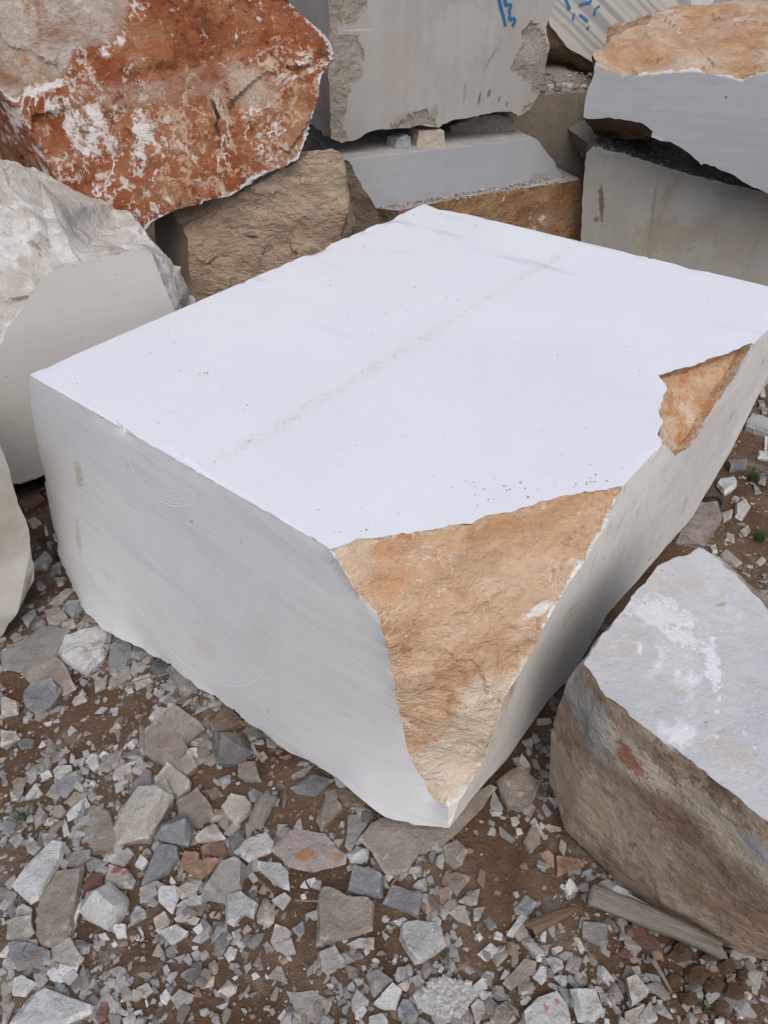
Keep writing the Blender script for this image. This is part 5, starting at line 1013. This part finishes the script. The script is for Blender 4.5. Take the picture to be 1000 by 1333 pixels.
# ------------------------------------------------------------------ wood
m_wood = rock('weathered_grey_wood', [(.15, .13, .105), (.22, .20, .165), (.28, .26, .225)], 9, stretch=(.25, 3, 3), stains=[((.09, .06, .04), 8, .58, .7, (0, 0, 0), (.3, 3, 3))], bumps=((40, .008, 6), (150, .003, 4)), perobj=False)
m_woodb = rock('brown_wood', [(.12, .08, .05), (.19, .135, .09)], 9, stretch=(.25, 3, 3), bumps=((40, .008, 6),))
def wood(name, a, b, w0, w1, th, m, label, seed, cat='wood'):
    """split plank from a to b (world), width w0 to w1"""
    L = (b - a).length; d = (b - a).normalized(); bm = bmesh.new(); N = 40; K = 10; rings = []
    for i in range(N + 1):
        u = i / N; ww = w0 + (w1 - w0) * u; pts = []
        for j in range(K):
            t = j / K * 2 * math.pi; cx = max(-1, min(1, 1.35 * math.cos(t))); cy = max(-1, min(1, 1.35 * math.sin(t)))
            g = noise.noise(V((u * 3, j * 9.1, seed))) * .18 + noise.noise(V((u * 12, j * 5.3, seed + 4))) * .08
            e = (noise.noise(V((j * 3.3, seed, i > N / 2))) * .04 if i in (0, N) else 0)
            pts.append(bm.verts.new((u * L + e, cx * ww / 2 * (1 + g), cy * th / 2 * (1 + g) + .15 * ww * math.sin(u * 3))))
        rings.append(pts)
    for r0, r1 in zip(rings, rings[1:]):
        for j in range(K): bm.faces.new((r0[j], r0[(j + 1) % K], r1[(j + 1) % K], r1[j]))
    bm.faces.new(rings[0][::-1]); bm.faces.new(rings[-1])
    for f in bm.faces: f.smooth = True
    for e in bm.edges:
        if len(e.link_faces) == 2 and e.calc_face_angle(0) > .5: e.smooth = False
    bmesh.ops.recalc_face_normals(bm, faces=bm.faces[:])
    me = bpy.data.meshes.new(name); bm.to_mesh(me); bm.free(); o = link(name, me, a, None, [m]); o.rotation_euler = d.to_track_quat('X', 'Z').to_euler(); return tag(o, label, cat)
pa, pb = onz(768, 1163, .05), onz(942, 1238, .035)
wood('wood_plank', pa, pb, .044, .030, .022, m_wood, 'long grey weathered plank lying at the foot of the brown boulder', 3)
wood('wood_splinter', onz(690, 1209, .02), onz(745, 1185, .025), .030, .014, .014, m_woodb, 'brown splintered stick left of the grey plank', 5)
wood('wood_splinter', onz(850, 1250, .02), onz(873, 1289, .02), .010, .004, .006, m_wood, 'thin pointed grey splinter below the dark red and white stone', 8)
wood('wood_chunk', onz(331, 1079, .02), onz(350, 1038, .025), .040, .036, .022, m_wood, 'short split wood chunk right of the pale hexagon', 11)
# bent dark strip among the stones at the right
def tube(name, pts, r, m, label, cat, flat=1.0):
    bm = bmesh.new(); rings = []
    for i, p in enumerate(pts):
        d = (pts[min(i + 1, len(pts) - 1)] - pts[max(0, i - 1)]).normalized(); s = d.cross(V((0, 0, 1))).normalized(); u = s.cross(d)
        k = r * (1 - .5 * i / len(pts)); rings.append([bm.verts.new(p - pts[0] + s * math.cos(a) * k + u * math.sin(a) * k * flat) for a in (0, 1.05, 2.1, 3.14, 4.2, 5.24)])
    for a, b in zip(rings, rings[1:]):
        for j in range(6): bm.faces.new((a[j], a[(j + 1) % 6], b[(j + 1) % 6], b[j]))
    bm.faces.new(rings[0]); bm.faces.new(rings[-1]); bmesh.ops.recalc_face_normals(bm, faces=bm.faces[:])
    for f in bm.faces: f.smooth = True
    me = bpy.data.meshes.new(name); bm.to_mesh(me); bm.free(); return tag(link(name, me, pts[0], None, [m]), label, cat)
m_root = rock('dark_root', [(.05, .04, .035), (.09, .075, .065)], 20)
tube('bent_root', [onz(840 + a / 4.1625, 480 + b / 4.1625, .03 + gh(1.2, 1.8)) for a, b in pairs('312 694 340 684 370 684 398 696 416 718 420 742 408 764 388 772')], .012, m_root, 'dark bent root looping among stones right of the white block', 'root')
m_straw = rock('dry_straw', [(.20, .14, .08), (.28, .21, .13)], 30)
for i, (s, lb) in enumerate((('160 893 185 884 215 878 243 870', 'long dry reed stem reaching toward the white block beside the grey pyramid'), ('384 1172 412 1173 440 1172', 'dry stem left of the pitted square slab'), ('336 1145 350 1158 356 1164', 'short dry stem below the curved pale grey stone'), ('592 1266 604 1256 612 1250', 'dry stem in the mossy hollow'), ('505 1165 512 1148 520 1140', 'dry twig between the two blue grey blocks'))):
    tube('dry_stem', [onz(x, y, .035) for x, y in pairs(s)], .0022, m_straw, lb, 'dry stem')
# ------------------------------------------------------------------ grass
m_grass = rock('green_grass', [(.035, .06, .018), (.06, .095, .03), (.10, .12, .05)], 30, bumps=((90, .001, 2),), rough=.7)
def tuft(px_, py_, nb_, hgt, label, seed):
    r = random.Random(seed); c = onz(px_, py_, .0); c.z = gh(c.x, c.y); bm = bmesh.new()
    for _ in range(nb_):
        a = r.uniform(0, 6.28); ln = hgt * r.uniform(.5, 1.1); sp = r.uniform(.2, 1.0); b0 = V((r.uniform(-.012, .012), r.uniform(-.012, .012), 0)); wd = r.uniform(.0012, .0024); pr = None
        for i in range(6):
            u = i / 5; p = b0 + V((math.cos(a) * ln * sp * u * u, math.sin(a) * ln * sp * u * u, ln * (u - .35 * sp * u * u))); s = V((-math.sin(a), math.cos(a), 0)) * wd * (1 - u * .9)
            cur = (bm.verts.new(p + s), bm.verts.new(p - s))
            if pr: bm.faces.new((pr[0], pr[1], cur[1], cur[0]))
            pr = cur
    me = bpy.data.meshes.new('grass_tuft'); bm.to_mesh(me); bm.free(); tag(link('grass_tuft', me, c, None, [m_grass]), label, 'grass')
tuft(30, 1066, 22, .085, 'small green grass tuft among pebbles at the left edge', 1); tuft(75, 722, 40, .05, 'green grass clump in the gap left of the white block', 2); tuft(54, 702, 14, .04, 'smaller grass sprig above the white pitted cobble', 3)
tuft(980, 622, 60, .07, 'thin grass patch right of the white block at the picture edge', 4); tuft(988, 700, 55, .06, 'grass patch by the sawn topped boulder at the right edge', 5); tuft(580, 1245, 18, .02, 'mossy sprig in the dark hollow beside the big grey stone', 6); tuft(924, 1303, 26, .02, 'low green sprig among soil clods at the lower right', 7)
# soil clods at the lower right
m_clod = rock('brown_soil_clod', [(.065, .040, .026), (.11, .072, .046), (.16, .115, .08)], 12, bumps=((30, .02, 7), (110, .008, 5)), rough=.95, spec=.1)
for i, (x, y, s) in enumerate(((890, 1232, 17), (912, 1262, 19), (935, 1278, 15), (950, 1252, 13), (903, 1292, 14), (962, 1284, 16), (880, 1268, 12), (928, 1236, 12), (975, 1262, 11), (945, 1304, 13))):
    pp = [(x + s * math.cos(a) * (1 + .2 * math.sin(3 * a + i)), y + s * .8 * math.sin(a)) for a in [j * .9 for j in range(7)]]
    pl_ = [onz(a, b, .02) for a, b in pp]; bm, c, h, wm = build_stone(pl_, .6, 'dome', .09, 900 + i); me = bpy.data.meshes.new('soil_clod'); bm.to_mesh(me); bm.free()
    for p in me.polygons: p.use_smooth = True
    tag(link('soil_clod', me, (c.x, c.y, gh(c.x, c.y)), None, [m_clod]), 'crumbly brown soil clod in the heap between plank end and bottom right corner', 'soil clod', 'soil clods at the lower right')
# ------------------------------------------------------------------ gravel and crumbs, one object each
ICO = bmesh.new(); bmesh.ops.create_icosphere(ICO, subdivisions=1, radius=1); ICV = np.array([v.co[:] for v in ICO.verts]); ICF = np.array([[v.index for v in f.verts] for f in ICO.faces]); ICO.free()
ICO = bmesh.new(); bmesh.ops.create_cube(ICO, size=1.5); bmesh.ops.bevel(ICO, geom=ICO.edges[:], offset=.16, segments=1, affect='EDGES', profile=.5); bmesh.ops.triangulate(ICO, faces=ICO.faces[:]); ICO.verts.ensure_lookup_table(); ICO.verts.index_update(); CV = np.array([v.co[:] for v in ICO.verts]); CF = np.array([[v.index for v in f.verts] for f in ICO.faces]); ICO.free()
def pebbles(name, P, R, cols, m, label=None, flat=.6, cube=False):
    IV, IF = (CV, CF) if cube else (ICV, ICF)
    N = len(P); v = IV[None] * (1 + rng.uniform(-.34, .34, (N, len(IV), 1)) * (0 if cube else 1));
    if cube:      # crushed rock: boxy chips sheared and tapered at random
        a = rng.uniform(-.45, .45, (N, 1, 6)); x, y, z = v[..., 0], v[..., 1], v[..., 2]
        v = np.stack([x * (1 + a[..., 0] * y + a[..., 1] * z) + a[..., 2] * y, y * (1 + a[..., 3] * x) + a[..., 4] * z, z * (1 + a[..., 5] * x)], -1) + rng.uniform(-.07, .07, v.shape)
    ax = np.stack([R * rng.uniform(.7, 1.45, N), R * rng.uniform(.6, 1.0, N), R * flat * rng.uniform(.5, 1.1, N)], 1); v = v * ax[:, None]
    t = rng.normal(0, .35, N); c, s = np.cos(t)[:, None], np.sin(t)[:, None]; y, z = v[..., 1] * c - v[..., 2] * s, v[..., 1] * s + v[..., 2] * c; v = np.stack([v[..., 0], y, z], -1)
    t = rng.uniform(0, 6.28, N); c, s = np.cos(t)[:, None], np.sin(t)[:, None]; v = np.stack([v[..., 0] * c - v[..., 1] * s, v[..., 0] * s + v[..., 1] * c, v[..., 2]], -1) + P[:, None]
    f = IF[None] + (np.arange(N) * len(IV))[:, None, None]; me = bpy.data.meshes.new(name); V_ = v.reshape(-1, 3); F_ = f.reshape(-1, 3)
    me.vertices.add(len(V_)); me.vertices.foreach_set('co', V_.astype(np.float32).ravel()); me.loops.add(F_.size); me.loops.foreach_set('vertex_index', F_.astype(np.int32).ravel()); me.polygons.add(len(F_))
    me.polygons.foreach_set('loop_start', np.arange(0, F_.size, 3, dtype=np.int32)); me.update(calc_edges=True); me.validate()
    me.polygons.foreach_set('use_smooth', np.zeros(len(F_), dtype=bool))
    at = me.attributes.new('tint', 'FLOAT_COLOR', 'POINT'); at.data.foreach_set('color', np.repeat(np.concatenate([cols, np.ones((N, 1))], 1), len(IV), 0).astype(np.float32).ravel())
    o = link(name, me, (0, 0, 0), None, [m]); return tag(o, label, 'gravel', None, 'stuff')
t = NT('gravel_stone'); c_ = t.attr('tint')[0]; g_ = t.noise(90, 6, .7); c_ = t.mix(t.math('MULTIPLY', t.mask(g_, .4, .65), .4), c_, (.15, .12, .09)); m_grav = t.done(c_, t.math('MULTIPLY', t.noise(220, 5, .65), .004), .9, .2)
pal = [PAL[c][i] for c in bag for i in (0, 1)]
def sprinkle(N, box, rmin, rmax, ok, zf, rise=.25):
    P, R, Cc = [], [], []
    while len(P) < N:
        x, y = rng.uniform(box[0], box[1]), rng.uniform(box[2], box[3])
        if rng.random() > ok(x, y): continue
        r = min(rmax, rmin * (1 + rng.pareto(2.2))); P.append((x, y, zf(x, y) + r * rise)); R.append(r); a = pal[rng.integers(len(pal))]; k = rng.uniform(.75, 1.2); Cc.append([q * k for q in a])
    return np.array(P), np.array(R), np.array(Cc)
hpoly = [(p.x, p.y) for p in (V((A.x + .02, A.y - .02, 0)), V((FV.x, FV.y + .03, 0)), C, B)]
def okg(x, y):
    if inpoly(x, y, hpoly): return 0
    px_, py_ = proj(V((x, y, 0)))
    k = .35 + 1.5 * max(0, noise.noise(V((x * 2.3, y * 2.3, 31))) + .12) + .5 * noise.noise(V((x * 7, y * 7, 5)))
    if px_ < 330 and py_ > 1000: k += .30
    if (230 < px_ < 345 and 990 < py_ < 1050) or (170 < px_ < 400 and 1225 < py_ < 1315): k *= .35
    if py_ > 1230 and px_ < 820: k += .25
    if 590 < px_ < 730 and 1060 < py_ < 1200: k *= .22
    if 60 < px_ < 200 and 890 < py_ < 965: k *= .4
    return min(1, max(.06, k))
P, R, Cc = sprinkle(20000, (-1.5, 1.5, .25, 1.85), .0016, .011, okg, gh, .1); Cc = Cc * .55 + np.array([.075, .055, .04]); pebbles('gravel', P, R, Cc, m_grav, 'loose fine gravel and chips strewn over the brown dirt')
P, R, Cc = sprinkle(8600, (-1.7, 1.7, .25, 1.6), .0055, .0165, okg, gh, .25); Cc = Cc * np.array([1.0, 1.04, 1.08]) * .92; Cc = np.minimum(Cc, .36 + .1 * (Cc - .36)) * .9 + np.array([.022, .018, .014]); pebbles('pebbles', P, R, Cc, m_grav, 'angular pebbles filling the gaps between the larger stones', .6, True)
P, R, Cc = sprinkle(9000, (-1.9, 2.6, .3, 4.2), .003, .020, okg, gh); pebbles('coarse_gravel', P, R, Cc, m_grav, 'coarser loose gravel between and beyond the blocks', .6, True)
# white grit heap at the bottom middle
def okw(x, y):
    px_, py_ = proj(V((x, y, 0))); d = math.hypot((px_ - 585) / 34, (py_ - 1297) / 26); return 1 if d < 1 + .4 * noise.noise(V((x * 20, y * 20, 2))) else 0
c0 = onz(585, 1297, 0); P, R, Cc = sprinkle(1500, (c0.x - .12, c0.x + .12, c0.y - .1, c0.y + .1), .0018, .007, okw, lambda x, y: gh(x, y) + .012); Cc = np.clip(Cc * .3 + .36, 0, .6); pebbles('white_grit', P, R, Cc, m_grav, 'white crushed grit around the smooth grey stone at the bottom')
# crumbs on the top of the white block: along the scar and scattered
def crumbs():
    P, R, Cc = [], [], []; a, b = onz(268, 612, ZT), onz(752, 318, ZT); s = (b - a).cross(V((0, 0, 1))).normalized()
    for _ in range(420):
        u = rng.random(); w_ = rng.normal(0, .011); p = a.lerp(b, u) + s * w_; r = rng.uniform(.0008, .0022) * (1.5 if rng.random() < .06 else 1); P.append((p.x, p.y, ZT + r * .2)); R.append(r); k = rng.uniform(.66, .80); Cc.append((k, k * .99, k * .97) if rng.random() < .965 else (.30, .23, .15))
    tp = pairs('60 490 552 272 990 378 850 480 850 560 800 625 440 700')
    for _ in range(260):
        x, y = rng.uniform(40, 1000), rng.uniform(270, 700)
        if not inpoly(x, y, tp): continue
        p = onz(x, y, ZT); r = rng.uniform(.0007, .0022); P.append((p.x, p.y, ZT + r * .3)); R.append(r); Cc.append((.34, .26, .18) if rng.random() < .5 else (.5, .47, .42))
    for (x0, y0, sx, sy, n_) in ((640, 652, 34, 10, 14), (720, 634, 46, 8, 20), (480, 695, 20, 5, 14), (560, 280, 14, 6, 14), (610, 293, 16, 3, 8), (205, 413, 6, 3, 12), (770, 632, 26, 5, 10), (268, 486, 4, 2, 4), (470, 345, 60, 20, 12), (545, 392, 20, 8, 10)):
        for _ in range(n_):
            p = onz(rng.normal(x0, sx), rng.normal(y0, sy), ZT)
            if not inpoly(*proj(p), tp): continue
            r = rng.uniform(.0008, .0028); P.append((p.x, p.y, ZT + r * .3)); R.append(r); Cc.append((.36, .27, .17) if rng.random() < .6 else (.28, .2, .13))
    return np.array(P), np.array(R), np.array(Cc)
P, R, Cc = crumbs(); pebbles('stone_crumbs', P, R, Cc, m_grav, 'tiny stone crumbs lying on top of the white block', .5)
# chips on the ledge of the stepped block and on the low block's dusty top
P, R, Cc = [], [], []
for _ in range(420):
    u = rng.random(); v_ = rng.random(); p = ris[3].lerp(ris[7], u).lerp(lf_[0].lerp(lf_[3], u), v_ ** 1.6 * .9); r = rng.uniform(.002, .009) * (1 - .4 * v_); P.append((p.x, p.y, p.z + r * .3)); R.append(r); k = rng.uniform(.28, .52); Cc.append((k, k * .97, k * .92) if rng.random() < .8 else (.28, .19, .12))
for _ in range(380):
    i = rng.integers(0, 6); p = wf[1 + i].lerp(wf[min(7, 2 + i)], rng.random()) + dv2 * (rng.random() ** 1.3 * .6); r = rng.uniform(.003, .012); P.append((p.x, p.y, p.z + r * .4)); R.append(r); k = rng.uniform(.14, .34); Cc.append((k, k * .93, k * .84))
for (x, y, z, s) in ((660, 246, 0, .016), (706, 238, 0, .018), (700, 240, 0, .014)):
    u = .9; p = onp(x, y, (V((0, 0, zl)), V((0, 0, 1)))); P.append((p.x, p.y, zl + .008)); R.append(s); Cc.append((.4, .38, .35))
for _ in range(160):
    p = V((rng.uniform(-.1, .8), 0, dtop)); p.x = rng.uniform(.75, 1.35); p.y = 4.16 + rng.random() * .5; r = rng.uniform(.004, .014); P.append((p.x, p.y, dtop + r * .4)); R.append(r); k = rng.uniform(.15, .38); Cc.append((k, k * .95, k * .88))
pebbles('stone_chips', np.array(P), np.array(R), np.array(Cc), m_grav, 'dusty stone chips on the ledges of the rear blocks')
